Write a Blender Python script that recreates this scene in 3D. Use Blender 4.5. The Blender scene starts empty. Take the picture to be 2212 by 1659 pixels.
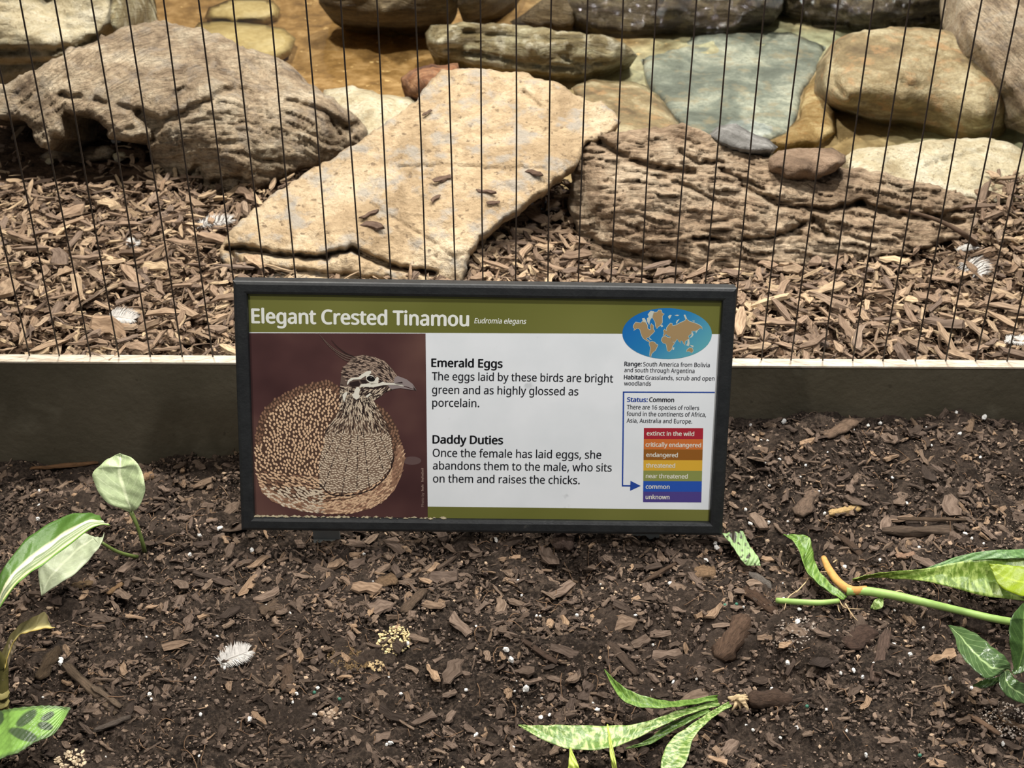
import bpy, math, random
import numpy as np
from mathutils import Vector, Matrix, geometry

random.seed(7)
RNG = np.random.default_rng(11)
SC = bpy.context.scene
COL = SC.collection

# ------------------------------------------------------------------ camera
FPX, CX, CY = 3100.0, 1106.0, 829.5
PITCH = math.radians(34.0)
CAM = np.array([0.0, 0.0, 1.13])
RT = np.array([1.0, 0.0, 0.0])
UP = np.array([0.0, math.sin(PITCH), math.cos(PITCH)])
FW = np.array([0.0, math.cos(PITCH), -math.sin(PITCH)])
cd = bpy.data.cameras.new('camera')
cam = bpy.data.objects.new('camera', cd)
COL.objects.link(cam)
cam.location = CAM
cam.rotation_euler = (math.radians(90) - PITCH, 0, 0)
cd.sensor_width = 36.0
cd.lens = FPX / 2212 * 36.0
cd.clip_start = 0.05
cd.dof.use_dof = True
cd.dof.focus_distance = 1.66
cd.dof.aperture_fstop = 11.0
SC.camera = cam

# ------------------------------------------------------------------ world, lights, exposure
def lin(r, g, b):
    def f(c):
        c /= 255.0
        return c / 12.92 if c <= 0.04045 else ((c + 0.055) / 1.055) ** 2.4
    return (f(r), f(g), f(b), 1.0)

w = bpy.data.worlds.new('world')
SC.world = w
w.use_nodes = True
w.node_tree.nodes['Background'].inputs[0].default_value = (0.95, 0.97, 1.0, 1)
w.node_tree.nodes['Background'].inputs[1].default_value = 0.13
SC.view_settings.view_transform = 'Standard'
SC.view_settings.look = 'None'
SC.view_settings.gamma = 1.0
SC.view_settings.use_curve_mapping = False
SC.view_settings.exposure = 0.3

def area(name, loc, target, size, power, color):
    l = bpy.data.lights.new(name, 'AREA')
    l.shape = 'DISK'
    l.size = size
    l.energy = power
    l.color = color
    o = bpy.data.objects.new(name, l)
    COL.objects.link(o)
    o.location = loc
    d = Vector(target) - Vector(loc)
    o.rotation_euler = d.to_track_quat('-Z', 'Y').to_euler()
    o['kind'] = 'helper'
    return o

def spot(name, loc, target, radius, power, color, cone, blend=0.7):
    l = bpy.data.lights.new(name, 'SPOT')
    l.shadow_soft_size = radius
    l.energy = power
    l.color = color
    l.spot_size = math.radians(cone)
    l.spot_blend = blend
    o = bpy.data.objects.new(name, l)
    COL.objects.link(o)
    o.location = loc
    o.rotation_euler = (Vector(target) - Vector(loc)).to_track_quat('-Z', 'Y').to_euler()
    o['kind'] = 'helper'
    return o

area('exhibit_lamp', (0.55, 2.15, 2.3), (0.3, 2.1, 0.1), 0.14, 50, (1.0, 0.96, 0.89))
area('exhibit_lamp', (-0.65, 2.25, 2.3), (-0.4, 2.15, 0.1), 0.14, 52, (1.0, 0.95, 0.87))
area('pool_lamp', (0.8, 4.2, 2.3), (0.2, 2.5, 0.1), 0.25, 40, (1.0, 0.97, 0.92))
spot('aisle_lamp', (-1.0, 0.25, 1.75), (-0.15, 1.3, 0.0), 0.05, 52, (1.0, 0.93, 0.84), 62)
spot('ceiling_lamp', (0.8, 0.75, 2.3), (0.2, 1.2, 0.0), 0.08, 128, (1.0, 0.98, 0.97), 46)

# ------------------------------------------------------------------ pixel helpers (points on real surfaces at real depths)
def ray(px, py):
    px = np.asarray(px, float); py = np.asarray(py, float)
    return (FW[None, :] + ((px - CX) / FPX)[..., None] * RT - ((py - CY) / FPX)[..., None] * UP)

def at_y(px, py, y):
    d = ray([px], [py])[0]
    return CAM + d * (y / d[1])

def at_z(px, py, z):
    d = ray([px], [py])[0]
    return CAM + d * ((z - CAM[2]) / d[2])

def project(p):
    d = np.asarray(p, float) - CAM
    z = d @ FW
    return CX + FPX * (d @ RT) / z, CY - FPX * (d @ UP) / z, z

# ------------------------------------------------------------------ numpy noise
_perm = np.random.default_rng(3).permutation(256)
_perm = np.concatenate([_perm, _perm, _perm])
_GRAD = np.random.default_rng(4).normal(size=(256, 3))
_GRAD /= np.linalg.norm(_GRAD, axis=1)[:, None]

def perlin(x, y, z=0.0):
    x, y, z = np.broadcast_arrays(np.asarray(x, float), np.asarray(y, float), np.asarray(z, float))
    xi, yi, zi = np.floor(x).astype(int), np.floor(y).astype(int), np.floor(z).astype(int)
    xf, yf, zf = x - xi, y - yi, z - zi
    u, v, t = (a * a * a * (a * (a * 6 - 15) + 10) for a in (xf, yf, zf))
    xi, yi, zi = xi & 255, yi & 255, zi & 255
    def gr(i, j, k):
        h = _perm[_perm[_perm[(xi + i) & 255] + ((yi + j) & 255)] + ((zi + k) & 255)]
        g = _GRAD[h]
        return g[..., 0] * (xf - i) + g[..., 1] * (yf - j) + g[..., 2] * (zf - k)
    def mix(a, b, f): return a + (b - a) * f
    return mix(mix(mix(gr(0,0,0), gr(1,0,0), u), mix(gr(0,1,0), gr(1,1,0), u), v),
               mix(mix(gr(0,0,1), gr(1,0,1), u), mix(gr(0,1,1), gr(1,1,1), u), v), t) * 1.6

def fbm(x, y, z=0.0, octv=4, gain=0.5):
    s, a = 0, 1.0
    for i in range(octv):
        s = s + a * perlin(np.asarray(x) * 2**i + 17.3 * i, np.asarray(y) * 2**i - 9.1 * i, np.asarray(z) * 2**i + 3.7 * i)
        a *= gain
    return s

def sstep(a, b, x):
    t = np.clip((np.asarray(x, float) - a) / (b - a), 0, 1)
    return t * t * (3 - 2 * t)

# ------------------------------------------------------------------ object helpers
def mesh_np(name, verts, faces, mat=None, parent=None, smooth=True, uv=None):
    """faces: list of (n,k) int arrays or list of tuples"""
    me = bpy.data.meshes.new(name)
    verts = np.asarray(verts, dtype=np.float32)
    arrs = faces if isinstance(faces, list) and len(faces) and isinstance(faces[0], np.ndarray) else None
    if arrs is None:
        me.from_pydata(verts.tolist(), [], [tuple(int(i) for i in f) for f in faces])
    else:
        me.vertices.add(len(verts))
        me.vertices.foreach_set('co', verts.ravel())
        nl = sum(a.size for a in arrs); nf = sum(len(a) for a in arrs)
        me.loops.add(nl); me.polygons.add(nf)
        me.loops.foreach_set('vertex_index', np.concatenate([a.ravel() for a in arrs]).astype(np.int32))
        tot = np.concatenate([np.full(len(a), a.shape[1]) for a in arrs]).astype(np.int32)
        st = np.concatenate([[0], np.cumsum(tot)[:-1]]).astype(np.int32)
        me.polygons.foreach_set('loop_start', st)
        me.polygons.foreach_set('loop_total', tot)
        me.update(calc_edges=True)
    me.validate()
    if uv is not None:
        l = me.uv_layers.new(name='UVMap')
        vi = np.empty(len(me.loops), dtype=np.int32)
        me.loops.foreach_get('vertex_index', vi)
        l.data.foreach_set('uv', np.asarray(uv, dtype=np.float32)[vi].ravel())
    me.polygons.foreach_set('use_smooth', np.full(len(me.polygons), bool(smooth)))
    me.update()
    if mat: me.materials.append(mat)
    o = bpy.data.objects.new(name, me)
    COL.objects.link(o)
    if parent: o.parent = parent
    return o

def tag(o, label=None, cat=None, group=None, kind=None):
    if label: o['label'] = label
    if cat: o['category'] = cat
    if group: o['group'] = group
    if kind: o['kind'] = kind
    return o

def empty(name, loc, label, cat, group=None):
    o = bpy.data.objects.new(name, None)
    o.empty_display_size = 0.05
    COL.objects.link(o)
    o.location = loc
    return tag(o, label, cat, group)

def rebase(o, root):
    """child built in world coordinates: give it the root's frame"""
    o.parent = root
    o.matrix_parent_inverse = Matrix.Translation(-Vector(root.location))

def tube(path, radii, nseg=8):
    path = np.asarray(path, float)
    n = len(path)
    tg = np.gradient(path, axis=0)
    tg /= np.linalg.norm(tg, axis=1)[:, None] + 1e-12
    ref = np.array([0.13, 0.2, 0.97])
    V, F = [], []
    for i in range(n):
        a = np.cross(tg[i], ref); a /= np.linalg.norm(a) + 1e-9
        b = np.cross(tg[i], a)
        for k in range(nseg):
            th = 2 * math.pi * k / nseg
            V.append(path[i] + radii[i] * (math.cos(th) * a + math.sin(th) * b))
    for i in range(n - 1):
        for k in range(nseg):
            F.append((i*nseg+k, i*nseg+(k+1) % nseg, (i+1)*nseg+(k+1) % nseg, (i+1)*nseg+k))
    F.append(tuple(range(nseg))[::-1]); F.append(tuple((n-1)*nseg+k for k in range(nseg)))
    return V, F

def spline(pts, n):
    """Catmull-Rom resample"""
    P = np.asarray(pts, float)
    if len(P) == 2:
        return P[0] + (P[1]-P[0]) * np.linspace(0, 1, n)[:, None]
    Q = np.vstack([2*P[0]-P[1], P, 2*P[-1]-P[-2]])
    out = []
    for t in np.linspace(0, len(P)-1-1e-9, n):
        i = int(t); f = t - i
        a, b, c, d = Q[i], Q[i+1], Q[i+2], Q[i+3]
        out.append(0.5*((2*b)+(-a+c)*f+(2*a-5*b+4*c-d)*f*f+(-a+3*b-3*c+d)*f**3))
    return np.array(out)

# ------------------------------------------------------------------ materials
class NT:
    def __init__(self, name):
        self.m = bpy.data.materials.new(name)
        self.m.use_nodes = True
        self.t = self.m.node_tree
        self.b = self.t.nodes['Principled BSDF']
    def n(self, typ, **kw):
        nd = self.t.nodes.new(typ)
        for k, v in kw.items():
            if k in nd.inputs: nd.inputs[k].default_value = v
            else: setattr(nd, k, v)
        return nd
    def l(self, a, b): self.t.links.new(a, b)
    def coord(self, scale=(1, 1, 1), out='Object'):
        tc = self.n('ShaderNodeTexCoord')
        mp = self.n('ShaderNodeMapping')
        mp.inputs['Scale'].default_value = scale
        self.l(tc.outputs[out], mp.inputs[0])
        return mp.outputs[0]
    def noise(self, vec, scale, detail=5, rough=0.55, dist=0.0):
        nd = self.n('ShaderNodeTexNoise')
        nd.inputs['Scale'].default_value = scale
        nd.inputs['Detail'].default_value = detail
        nd.inputs['Roughness'].default_value = rough
        nd.inputs['Distortion'].default_value = dist
        if vec is not None: self.l(vec, nd.inputs['Vector'])
        return nd.outputs['Fac']
    def ramp(self, fac, stops):
        r = self.n('ShaderNodeValToRGB')
        e = r.color_ramp.elements
        while len(e) < len(stops): e.new(0.5)
        for el, (p, c) in zip(e, stops):
            el.position = p; el.color = c
        self.l(fac, r.inputs[0])
        return r.outputs[0]
    def mix(self, fac, a, b, mode='MIX'):
        m = self.n('ShaderNodeMix', data_type='RGBA', blend_type=mode)
        for src, idx in ((fac, 0), (a, 6), (b, 7)):
            if hasattr(src, 'links'): self.l(src, m.inputs[idx])
            else: m.inputs[idx].default_value = src
        return m.outputs[2]
    def math(self, op, a, b=0.0):
        m = self.n('ShaderNodeMath', operation=op)
        for src, i in ((a, 0), (b, 1)):
            if hasattr(src, 'links'): self.l(src, m.inputs[i])
            else: m.inputs[i].default_value = src
        return m.outputs[0]
    def bump(self, h, dist, strength=1.0):
        b = self.n('ShaderNodeBump')
        b.inputs['Distance'].default_value = dist
        b.inputs['Strength'].default_value = strength
        self.l(h, b.inputs['Height'])
        self.l(b.outputs[0], self.b.inputs['Normal'])
    def base(self, c):
        if hasattr(c, 'links'): self.l(c, self.b.inputs['Base Color'])
        else: self.b.inputs['Base Color'].default_value = c
    def rough(self, r, spec=0.3):
        self.b.inputs['Roughness'].default_value = r
        self.b.inputs['Specular IOR Level'].default_value = spec

def plain(name, c, rough=0.6, spec=0.3, var=0.0, scale=40):
    t = NT(name)
    if var:
        f = t.noise(t.coord(), scale, 4)
        d = tuple(x * (1 - var) for x in c[:3]) + (1,)
        t.base(t.ramp(f, [(0.3, d), (0.7, c)]))
    else:
        t.base(c)
    t.rough(rough, spec)
    return t.m

def rock_mat(name, cols, strata=(1, 1, 1), scale=9, speck=None, rough=0.85, bump=0.0025, spec=0.25, speck_amt=0.5, layers=None, lay_h=0.004, pits=None):
    """cols: dark, mid, light"""
    t = NT(name)
    v = t.coord(strata)
    iso = t.coord()
    a = t.noise(v, scale, 12, 0.7, 0.4)
    c = t.ramp(a, [(0.36, cols[0]), (0.49, cols[1]), (0.62, cols[2])])
    big = t.noise(iso, scale * .45, 4, 0.6)
    c = t.mix(t.ramp(big, [(0.36, (.3, .3, .3, 1)), (0.6, (0, 0, 0, 1))]), c, cols[0])
    if pits:
        pn = t.noise(iso, scale * 12, 4, .62)
        c = t.mix(t.math('MULTIPLY', t.ramp(pn, [(0.60, (0, 0, 0, 1)), (0.66, (1, 1, 1, 1))]), .75), c, pits)
    f = t.noise(iso, scale * 14, 5, 0.7)
    c = t.mix(t.math('MULTIPLY', t.ramp(f, [(0.38, (1, 1, 1, 1)), (0.55, (0, 0, 0, 1))]), 0.45), c, cols[0])
    if speck:
        s = t.noise(iso, scale * 3.3, 6, 0.6)
        c = t.mix(t.math('MULTIPLY', t.ramp(s, [(0.52, (0, 0, 0, 1)), (0.63, (1, 1, 1, 1))]), speck_amt), c, speck)
    t.base(c)
    t.rough(rough, spec)
    b1 = t.noise(v, scale * 7, 8, 0.68, 0.3)
    b2 = t.noise(iso, scale * 30, 4, 0.6)
    h = t.math('ADD', b1, t.math('MULTIPLY', b2, 0.35))
    if layers:      # fine bedding that follows the stone's own layers
        uv = t.n('ShaderNodeUVMap').outputs[0]
        mp = t.n('ShaderNodeMapping'); mp.inputs['Scale'].default_value = (layers[0], layers[1], 1); t.l(uv, mp.inputs[0])
        a1 = t.noise(mp.outputs[0], 1.0, 4, 0.55, 0.35)
        crack = t.ramp(t.math('ABSOLUTE', t.math('SUBTRACT', a1, 0.5)), [(0.0, (0, 0, 0, 1)), (0.03, (1, 1, 1, 1))])
        h = t.math('ADD', t.math('MULTIPLY', h, bump * 4), t.math('MULTIPLY', t.math('ADD', crack, t.math('MULTIPLY', a1, 1.6)), lay_h))
        t.bump(h, 1.0, 1.0)
    else:
        t.bump(h, bump * 4, 0.8)
    return t.m

def wood_mat(name, stops, rough=0.85, grain=True):
    """colour differs piece by piece (random per object and per loose piece)"""
    t = NT(name)
    oi = t.n('ShaderNodeObjectInfo')
    gi = t.n('ShaderNodeNewGeometry')
    r = t.math('FRACT', t.math('ADD', oi.outputs['Random'], gi.outputs['Random Per Island']))
    c = t.ramp(r, stops)
    v = t.coord((1, 1, 1), 'UV')
    g = t.noise(v, 1.0, 4, 0.6)
    mp = v.node; mp.inputs['Scale'].default_value = (2.5, 14, 1)
    dark = t.mix(1.0, c, (0.55, 0.52, 0.5, 1), 'MULTIPLY')
    t.base(t.mix(t.ramp(g, [(0.38, (1, 1, 1, 1)), (0.6, (0, 0, 0, 1))]), c, dark))
    t.rough(rough, 0.2)
    t.bump(g, 0.0012, 0.9)
    return t.m

# ------------------------------------------------------------------ ground heights
YB = 1.59
def soil_h(x, y):
    x = np.asarray(x, float); y = np.asarray(y, float)
    prof = np.interp(x, [-1.0, -0.62, -0.36, -0.1, 0.3, 1.0], [-0.085, -0.078, -0.055, -0.03, -0.002, 0.002])
    k = sstep(1.36, 1.58, y)
    front = -0.055 - 0.012 * sstep(1.2, 0.9, y) + 0.018 * sstep(0.1, 0.6, x)
    h = front * (1 - k) + prof * k
    h = h + 0.013 * perlin(x * 5.5, y * 5.5, 1.3) + 0.012 * perlin(x * 13, y * 13, 4.1)
    for (cx, cy, r, d) in DENTS:
        if d > .016: d = d * 1.3
        h = h - d * np.exp(-((x - cx) ** 2 + (y - cy) ** 2) / (r * r))
    return h

def _g(px, py, z=-0.055):
    p = at_z(px, py, z); return p[0], p[1]
DENTS = []
for px, py, r, d in ((345, 1085, .035, .02), (1245, 1225, .03, .03), (1660, 1455, .04, .022), (1570, 1590, .03, .015), (870, 1440, .04, .012),
                     (230, 1330, .05, .016), (1740, 1470, .03, .018), (2090, 1380, .04, .02), (1110, 1290, .03, .01), (900, 1250, .03, .01)):
    x, y = _g(px, py)
    DENTS.append((x, y, r, d))
for px, py, r, d in ((700, 1330, .06, -.012), (1480, 1300, .05, -.014), (1950, 1250, .06, -.012), (520, 1500, .06, -.012), (1250, 1420, .05, -.01)):
    x, y = _g(px, py)
    DENTS.append((x, y, r, d))

def mulch_h(x, y):
    x = np.asarray(x, float); y = np.asarray(y, float)
    h = 0.072 + 0.012 * sstep(0.2, -0.6, x) + 0.007 * perlin(x * 6, y * 6, 7.7) + 0.004 * perlin(x * 17, y * 17, 2.2)
    h = h - 0.02 * np.exp(-((x - 0.05) ** 2 / 0.006 + (y - 2.05) ** 2 / 0.006))
    h = h - 0.2 * sstep(2.12, 2.24, y - .12 * sstep(.14, .04, x)) * sstep(-0.12, -0.02, x)
    h = h + 0.03 * sstep(0.55, 0.8, x) * sstep(1.85, 2.1, y)
    return h

def hit(px, py, h, y0, z0):
    """point where the view through (px,py) meets the ground h"""
    z = z0
    for _ in range(12):
        p = at_z(px, py, z)
        z = 0.5 * z + 0.5 * float(h(p[0], p[1]))
    return at_z(px, py, z)
def soil_at(px, py): return hit(px, py, soil_h, 0, -0.05)
def mulch_at(px, py): return hit(px, py, mulch_h, 0, 0.075)

def grid_mesh(name, x0, x1, y0, y1, step, hf, mat, fine=None):
    nx, ny = int((x1-x0)/step)+1, int((y1-y0)/step)+1
    X, Y = np.meshgrid(np.linspace(x0, x1, nx), np.linspace(y0, y1, ny))
    Z = hf(X, Y)
    if fine is not None: Z = Z + fine(X, Y)
    V = np.stack([X, Y, Z], -1).reshape(-1, 3)
    i = np.arange(nx*ny).reshape(ny, nx)
    F = np.stack([i[:-1, :-1], i[:-1, 1:], i[1:, 1:], i[1:, :-1]], -1).reshape(-1, 4)
    return mesh_np(name, V, [F], mat)

# soil of the planting bed
def soil_fine(x, y):
    n = fbm(x * 32, y * 32, 0.5, 4, 0.65)
    c = np.abs(perlin(x * 90, y * 90, 5.0))
    return 0.0065 * n + 0.004 * c
t = NT('soil')
v = t.coord()
a = t.math('ADD', t.math('MULTIPLY', t.noise(v, 60, 8, 0.72), .5), t.math('MULTIPLY', t.noise(v, 260, 5, 0.7), .5))
c = t.ramp(a, [(0.34, lin(20, 16, 13)), (0.48, lin(60, 51, 44)), (0.60, lin(112, 96, 83))])
big = t.noise(v, 4.5, 3)
c = t.mix(t.ramp(big, [(0.4, (0, 0, 0, 1)), (0.65, (0.5, 0.5, 0.5, 1))]), c, lin(96, 82, 72))
t.base(c); t.rough(0.95, 0.15)
t.bump(t.noise(v, 230, 6, 0.8), 0.009, 1.0)
M_soil = t.m
tag(grid_mesh('soil_ground', -0.95, 0.95, 0.62, YB + 0.004, 0.003, soil_h, M_soil, soil_fine), kind='structure')

t = NT('mulch_base')
v = t.coord()
t.base(t.ramp(t.noise(v, 60, 7, 0.7), [(0.35, lin(38, 28, 21)), (0.6, lin(104, 82, 64))]))
t.rough(0.95, 0.15); t.bump(t.noise(v, 120, 6, 0.7), 0.006)
M_mbase = t.m
tag(grid_mesh('mulch_ground', -1.25, 1.25, YB + 0.012, 2.5, 0.009, lambda x, y: mulch_h(x, y) - 0.012, M_mbase, lambda x, y: 0.004 * fbm(x*40, y*40, 3., 3)), kind='structure')

# pool bed behind the rocks
t = NT('pool_bed')
v = t.coord()
a = t.noise(v, 3.0, 4, 0.5)
b = t.noise(v, 26, 7, 0.65)
sand = t.ramp(b, [(0.3, lin(92, 68, 36)), (0.5, lin(136, 106, 62)), (0.7, lin(172, 142, 98))])
grout = t.ramp(b, [(0.3, lin(116, 110, 84)), (0.55, lin(164, 168, 142)), (0.75, lin(206, 204, 170))])
sx = t.n('ShaderNodeSeparateXYZ'); t.l(v, sx.inputs[0])
fx = t.n('ShaderNodeMapRange'); fx.inputs[1].default_value = 0.02; fx.inputs[2].default_value = 0.3
t.l(sx.outputs[0], fx.inputs[0])
f2 = t.math('MULTIPLY', fx.outputs[0], t.ramp(a, [(0.4, (0.25, 0.25, 0.25, 1)), (0.58, (1, 1, 1, 1))]))
col = t.mix(f2, sand, grout)
s = t.noise(v, 60, 3, 0.5)
col = t.mix(t.ramp(s, [(0.66, (0, 0, 0, 1)), (0.72, (0.6, 0.6, 0.6, 1))]), col, lin(226, 196, 140))
t.base(col); t.rough(0.6, 0.3); t.bump(b, 0.006)
M_pool = t.m
def pool_h(x, y):
    return 0.022 + 0.012 * perlin(np.asarray(x) * 4, np.asarray(y) * 4, 9.) + 0.25 * sstep(3.1, 4.2, y) + 0.012 * sstep(0.1, 0.4, x)
tag(grid_mesh('pool_bed_ground', -1.7, 1.7, 2.05, 4.4, 0.02, pool_h, M_pool, lambda x, y: 0.003 * fbm(x*30, y*30, 1., 3)), kind='structure')

# shallow clear water
t = NT('pool_water')
t.t.nodes.remove(t.b)
out = t.t.nodes['Material Output']
tr = t.n('ShaderNodeBsdfTransparent'); tr.inputs[0].default_value = (0.96, 0.95, 0.90, 1)
gl = t.n('ShaderNodeBsdfGlossy'); gl.inputs['Roughness'].default_value = 0.05
fr = t.n('ShaderNodeFresnel'); fr.inputs[0].default_value = 1.33
bp = t.n('ShaderNodeBump'); bp.inputs['Distance'].default_value = 0.004; bp.inputs['Strength'].default_value = 0.35
t.l(t.noise(t.coord(), 22, 3, 0.5), bp.inputs['Height'])
t.l(bp.outputs[0], gl.inputs['Normal']); t.l(bp.outputs[0], fr.inputs['Normal'])
mx = t.n('ShaderNodeMixShader'); t.l(fr.outputs[0], mx.inputs[0]); t.l(tr.outputs[0], mx.inputs[1]); t.l(gl.outputs[0], mx.inputs[2])
t.l(mx.outputs[0], out.inputs['Surface'])
WZ = 0.052
tag(mesh_np('pool_water', [(-1.7, 2.1, WZ), (1.7, 2.1, WZ), (1.7, 3.35, WZ), (-1.7, 3.35, WZ)], [(0, 1, 2, 3)], t.m), kind='structure')

# ------------------------------------------------------------------ edging board and wire fence
t = NT('board_paint')
v = t.coord()
c = t.ramp(t.noise(v, 7, 6, 0.6), [(0.35, lin(72, 67, 54)), (0.65, lin(88, 82, 68))])
c = t.mix(t.ramp(t.noise(v, 16, 3, 0.5), [(0.60, (0, 0, 0, 1)), (0.72, (0.35, 0.35, 0.35, 1))]), c, lin(112, 107, 92))
c = t.mix(t.ramp(t.noise(v, 70, 2, 0.5), [(0.72, (0, 0, 0, 1)), (0.76, (0.6, 0.6, 0.6, 1))]), c, lin(60, 55, 44))
t.base(c); t.rough(0.6, 0.3); t.bump(t.noise(v, 90, 4), 0.0012)
M_board = t.m
t = NT('board_edge')
v = t.coord((1, 6, 1))
t.base(t.ramp(t.noise(v, 30, 5, 0.7), [(0.3, lin(140, 124, 104)), (0.6, lin(190, 180, 164))])); t.rough(0.55, 0.4)
M_edge = t.m
def board_top(x): return np.interp(x, [-0.75, 0.75], [0.0985, 0.0805])
def slab(x0, x1, y0, y1, zb, zt):
    V = [(x0,y0,zb(x0)),(x1,y0,zb(x1)),(x1,y1,zb(x1)),(x0,y1,zb(x0)),(x0,y0,zt(x0)),(x1,y0,zt(x1)),(x1,y1,zt(x1)),(x0,y1,zt(x0))]
    return V, [(0,3,2,1),(4,5,6,7),(0,1,5,4),(1,2,6,5),(2,3,7,6),(3,0,4,7)]
bd = empty('edging_board', (0, YB, -0.12), 'long dark grey-green edging board between the soil bed and the wood mulch', 'edging board')
V, F = slab(-1.3, 1.3, YB, YB + 0.016, lambda x: -0.16, lambda x: board_top(x) - 0.0025)
b = mesh_np('board', V, F, M_board, smooth=False); rebase(b, bd)
V, F = slab(-1.3, 1.3, YB - 0.001, YB + 0.0165, lambda x: board_top(x) - 0.0026, board_top)
b = mesh_np('cap_strip', V, F, M_edge, smooth=False); rebase(b, bd); b['label'] = 'pale worn top edge'

M_wire = plain('wire', lin(46, 36, 28), 0.5, 0.4)
fence = empty('wire_fence', (0, YB + 0.013, 0.08), 'fence of thin dark vertical wires standing on the pale edge of the board', 'wire fence')
wx = [-187, -109, -32, 44, 116.5, 197, 274.5, 352.5, 429, 503.5, 581.5, 660, 737, 813, 896.5, 967, 1036.5, 1115, 1192, 1268.5, 1346.5, 1419.5, 1503.5, 1577, 1654.5, 1735, 1811, 1888.5, 1965, 2042.5, 2122, 2200, 2277, 2354, 2431]
for i, px in enumerate(wx):
    p = at_y(px, 0, YB + 0.013)
    zs = np.linspace(float(board_top(p[0])) - 0.004, 0.98, 9)
    path = [(p[0] + 0.0008 * math.sin(z * 9 + i * 2.1), YB + 0.013 + 0.0006 * math.sin(z * 7 + i), z) for z in zs]
    V, F = tube(path, [0.00105] * len(path), 6)
    o = mesh_np('wire', V, F, M_wire); rebase(o, fence)
V, F = tube([(-1.3, YB + 0.013, 0.978), (1.3, YB + 0.013, 0.978)], [0.006, 0.006], 8)
o = mesh_np('top_rail', V, F, M_wire); rebase(o, fence)

# ------------------------------------------------------------------ rocks
def in_poly(px, py, poly):
    inside = np.zeros(np.shape(px), bool)
    n = len(poly)
    for i in range(n):
        x1, y1 = poly[i]; x2, y2 = poly[(i+1) % n]
        c = ((y1 > py) != (y2 > py)) & (px < (x2-x1)*(py-y1)/((y2-y1) if y2 != y1 else 1e-9)+x1)
        inside ^= c
    return inside

def seg_dist(px, py, line, closed=False):
    d = np.full(np.shape(px), 1e9)
    n = len(line)
    for i in range(n if closed else n-1):
        ax, ay = line[i]; bx, by = line[(i+1) % n]
        dx, dy = bx-ax, by-ay
        t = np.clip(((px-ax)*dx+(py-ay)*dy)/(dx*dx+dy*dy+1e-9), 0, 1)
        d = np.minimum(d, np.hypot(px-ax-t*dx, py-ay-t*dy))
    return d

ROCKS = []   # (outline, depth function)

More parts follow.
